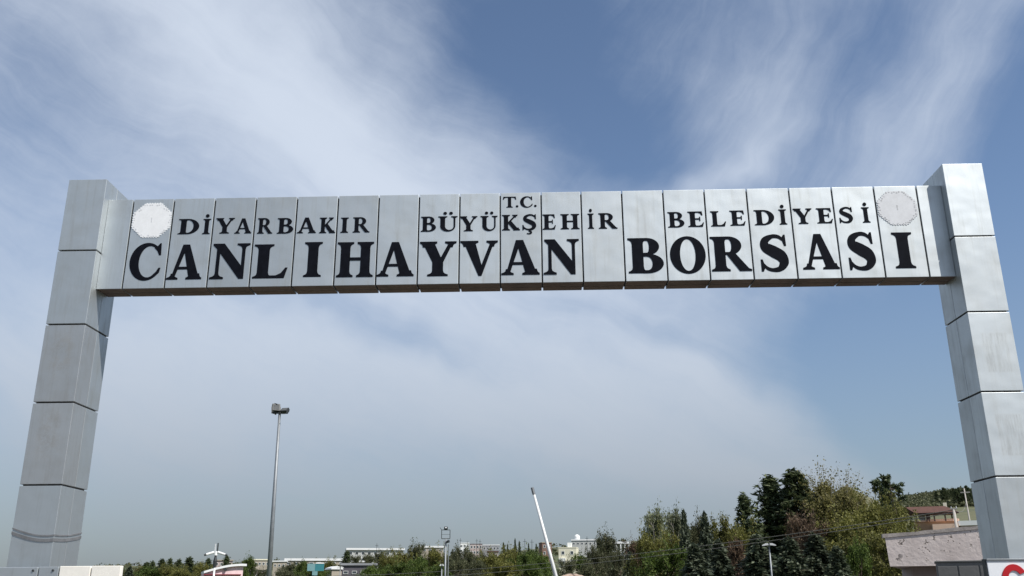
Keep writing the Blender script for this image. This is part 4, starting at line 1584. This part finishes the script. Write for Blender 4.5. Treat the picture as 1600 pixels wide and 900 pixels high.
def flood(xc, yc, zc, w, h, rot, parent):
    m = MB(); m.bevel_box(-w / 2, w / 2, 0, .16, -h / 2, h / 2, .015)
    o = m.build('floodlight', 'dark_metal', parent, (xc, yc, zc), rot)
    boxpart('glass', 'lamp_glass', o, -w / 2 + .05, w / 2 - .05, -.008, -.001, -h / 2 + .05, h / 2 - .05)
    boxpart('bracket', 'dark_metal', o, -w / 2 - .03, -w / 2 - .004, .03, .12, -h / 2 - .12, .05)
    boxpart('bracket', 'dark_metal', o, w / 2 + .004, w / 2 + .03, .03, .12, -h / 2 - .12, .05)
    for k in range(5):
        boxpart('fin', 'dark_metal', o, -w / 2 + .05 + k * (w - .1) / 4 - .008, -w / 2 + .05 + k * (w - .1) / 4 + .008, .162, .22, -h / 2 + .03, h / 2 - .03)
    return o


flood(hd.x - .16, hd.y - .12, hd.z + .31, .40, .40, (rad(-20), 0, rad(25)), fp)
flood(hd.x + .24, hd.y - .06, hd.z + .20, .40, .30, (rad(-48), 0, rad(-16)), fp)
flood(hd.x - .32, hd.y + .10, hd.z + .33, .34, .42, (rad(-16), 0, rad(-100)), fp)

# camera pole
x, y, z0 = base_at(334, 46)
zt = zrow(866, 46, 334) - z0
cp = empty('camera_pole', (x, y, z0), facing(x, y), 'slim pole with white security cameras left of the floodlight pole', 'camera pole')
m = MB(); m.tube([(0, 0, 0), (0, 0, zt - .55)], [.050, .042], 12)
m.build('pole', 'white_paint', cp, smooth=True)
m = MB(); m.tube([(0, 0, zt - .549), (0, 0, zt - .30), (0, 0, zt - .05)], [.085, .095, .04], 10)
m.build('junction_box', 'dark_metal', cp)
m = MB(); m.tube([(0, 0, zt - .049), (0, 0, zt + .14)], [.085, .05], 12)
m.build('hub', 'white_paint', cp)
for s in (-1, 1):
    m = MB(); m.tube([(s * .08, -.02, zt + .09), (s * .42, -.10, zt - .02)], [.060, .055], 10)
    c_ = m.build('camera', 'white_paint', cp)
    m = MB(); m.tube([(s * .4205, -.10, zt - .021), (s * .50, -.12, zt - .05)], [.050, .046], 10)
    m.build('lens', 'dark_metal', c_)
boxpart('antenna', 'plate_grey', cp, -.07, -.02, -.02, .02, zt + .14, zt + .46)
boxpart('antenna', 'dark_metal', cp, .03, .09, -.02, .02, zt + .14, zt + .50)

# framed lamp pole
x, y, z0 = base_at(695.5, 50)
px50 = 50 / FPX
zf0 = zrow(842, 50, 695) - z0
zf1 = zrow(828, 50, 695) - z0
lp = empty('framed_lamp_pole', (x, y, z0), facing(x, y), 'slim pole with a square frame and a dark lamp on top', 'lamp')
m = MB(); m.tube([(0, 0, 0), (0, 0, zf0)], [.065, .04], 12)
m.build('pole', 'galvanised', lp, smooth=True)
fw = 6.3 * px50
m = MB()
m.tube([(-fw, 0, zf0 + .01), (fw, 0, zf0 + .01)], [.022, .022], 6)
m.tube([(-fw, 0, zf0 + .01), (-fw, 0, zf1)], [.02, .02], 6)
m.tube([(fw, 0, zf0 + .01), (fw, 0, zf1)], [.02, .02], 6)
m.tube([(-fw, 0, zf1), (fw, 0, zf1)], [.02, .02], 6)
m.tube([(-fw, 0, (zf0 + zf1) / 2), (fw, 0, (zf0 + zf1) / 2)], [.008, .008], 5)
m.tube([(-fw, 0, zf1), (-fw - .09, 0, zf1 + .12)], [.015, .012], 5)
m.build('frame', 'dark_metal', lp)
m = MB(); m.bevel_box(-.10, .10, -.09, .09, zf1 + .022, zf1 + .17, .03)
l_ = m.build('lamp', 'dark_metal', lp)
boxpart('lens', 'plate_white', l_, -.05, .05, -.097, -.091, zf1 + .09, zf1 + .13)
m = MB(); m.tube([(.05, -.02, zf0 - .16), (.18, -.10, zf0 - .12)], [.06, .075], 10)
m.build('spotlight', 'dark_metal', lp)
x2, y2, z2 = base_at(700, 51)
q = empty('slim_pole', (x2, y2, z2), 0, 'plain slim pole right behind the framed lamp pole', 'pole')
m = MB(); m.tube([(0, 0, 0), (0, 0, zrow(852, 51, 700) - z2)], [.03, .026], 8)
m.build('shaft', 'galvanised', q)
m = MB(); m.tube([(0, 0, zrow(852, 51, 700) - z2 + .001), (0, 0, zrow(852, 51, 700) - z2 + .05)], [.04, .02], 8)
m.build('cap', 'dark_metal', q)


def street_lamp(px, ytop, dist, label, halfw, lean=0.0):
    x, y, z0 = base_at(px, dist)
    zt = zrow(ytop, dist, px) - z0
    s = empty('street_lamp', (x, y, z0), facing(x, y), label, 'lamp')
    m = MB(); m.tube([(0, 0, 0), (0, 0, zt - .06)], [.045, .028], 10)
    m.build('pole', 'galvanised', s, smooth=True)
    m = MB(); m.tube([(-.02, 0, zt - .059), (.02, 0, zt + .02)], [.05, .05], 8)
    m.build('collar', 'galvanised', s)
    for sd in (-1, 1):
        m = MB()
        m.prism([(sd * .03, zt - .02), (sd * halfw, zt - .045), (sd * halfw, zt - .015), (sd * halfw * .5, zt + .05), (sd * .03, zt + .055)], -.10, .10)
        h_ = m.build('lamp_head', 'white_paint', s)
        boxpart('lens', 'lamp_glass', h_, min(sd * .12, sd * halfw * .9), max(sd * .12, sd * halfw * .9), -.07, .07, zt - .056, zt - .046)
    return s


street_lamp(1206, 851, 38, 'white twin headed street lamp before the blue grey spruces', .26)
street_lamp(531, 886.5, 72, 'small white twin headed lamp before the dark flat shed', .26)
street_lamp(690, 883, 44, 'very short pale lamp at the foot of the framed lamp pole', .10)

# raised boom barrier
bt = at(832, 765, 17.6)
bb = at(868, 900, 17.6)
dv = (bt - bb)
piv = bb - dv * (bb.z - 1.0) / dv.z
br = empty('boom_barrier', (piv.x, piv.y, 0), 0, 'white boom barrier with its arm raised behind the gate', 'barrier')
arm = MB()
tipv = bt - Vector((piv.x, piv.y, 0))
b0 = Vector((0, -.24, 1.0)); t0 = Vector((tipv.x, tipv.y - .24, tipv.z))
arm.tube([b0 - (t0 - b0) * .06, b0.lerp(t0, .5), t0], [.040, .033, .022], 10)
a_ = arm.build('arm', 'white_paint', br, smooth=True)
m = MB(); m.tube([b0.lerp(t0, .955), b0.lerp(t0, 1.005)], [.03, .03], 8)
m.build('tip_cap', 'galvanised', a_)
boxpart('cabinet', 'white_paint', br, -.17, .17, -.18, .18, .06, 1.12, .02)
boxpart('plinth', 'concrete', br, -.25, .25, -.25, .25, 0, .059)
m = MB(); m.tube([(0, -.30, 1.0), (0, -.181, 1.0)], [.09, .09], 14)
m.build('hub', 'dark_metal', br)
d_ = boxpart('door', 'galvanised', br, -.13, .13, .1805, .188, .15, 1.02)

# utility poles and wires
x, y, z0 = base_at(1492, 44, 800)
zt = zrow(796, 44, 1491) - z0
up_ = empty('utility_pole', (x, y, z0), facing(x, y), 'pale utility pole with a short crossarm beside the red roofed terrace', 'pole')
m = MB(); m.tube([(0, 0, 0), (-.03, 0, zt)], [.085, .055], 10)
m.build('shaft', 'concrete', up_, smooth=True)
boxpart('crossarm', 'concrete', up_, -.17, .12, -.05, .05, zt - .001, zt + .06)
for s in (-.12, .08):
    m = MB(); m.tube([(s, 0, zt + .061), (s, 0, zt + .13)], [.022, .016], 8)
    m.build('insulator', 'plate_grey', up_)
x3, y3, z3 = base_at(1512, 120, 785)
zt3 = zrow(763, 120, 1511) - z3
u3 = empty('utility_pole', (x3, y3, z3), facing(x3, y3), 'pale utility pole farther up the slope beside the right column', 'pole')
m = MB(); m.tube([(0, 0, 0), (-.15, 0, zt3)], [.12, .07], 10)
m.build('shaft', 'concrete', u3, smooth=True)
boxpart('crossarm', 'concrete', u3, -.6, .4, -.06, .06, zt3 - .5, zt3 - .38)


def wire(a, b, sag, label, r=.012):
    n = 40
    pts = []
    for i in range(n + 1):
        t = i / n
        p = a.lerp(b, t)
        p.z -= sag * 4 * t * (1 - t)
        pts.append(p)
    c = a.lerp(b, .5)
    m = MB(); m.tube([p - c for p in pts], [r] * (n + 1), 5)
    tag(m.build('power_cable', 'cable', None, c), label, 'cable')


A1 = at(1488, 797, 44); A2 = at(1493, 800.5, 44)
B1 = at(520, 900, 70); B2 = at(520, 907, 70)
wire(A1, B1, .55, 'upper overhead cable crossing in front of the right grove', .016)
wire(A2, B2, .60, 'lower overhead cable crossing in front of the right grove', .016)
C1 = at(1509, 786, 120)
wire(A1 + Vector((.1, .05, 0)), C1, .4, 'overhead cable climbing from the terrace pole to the farther pole', .016)
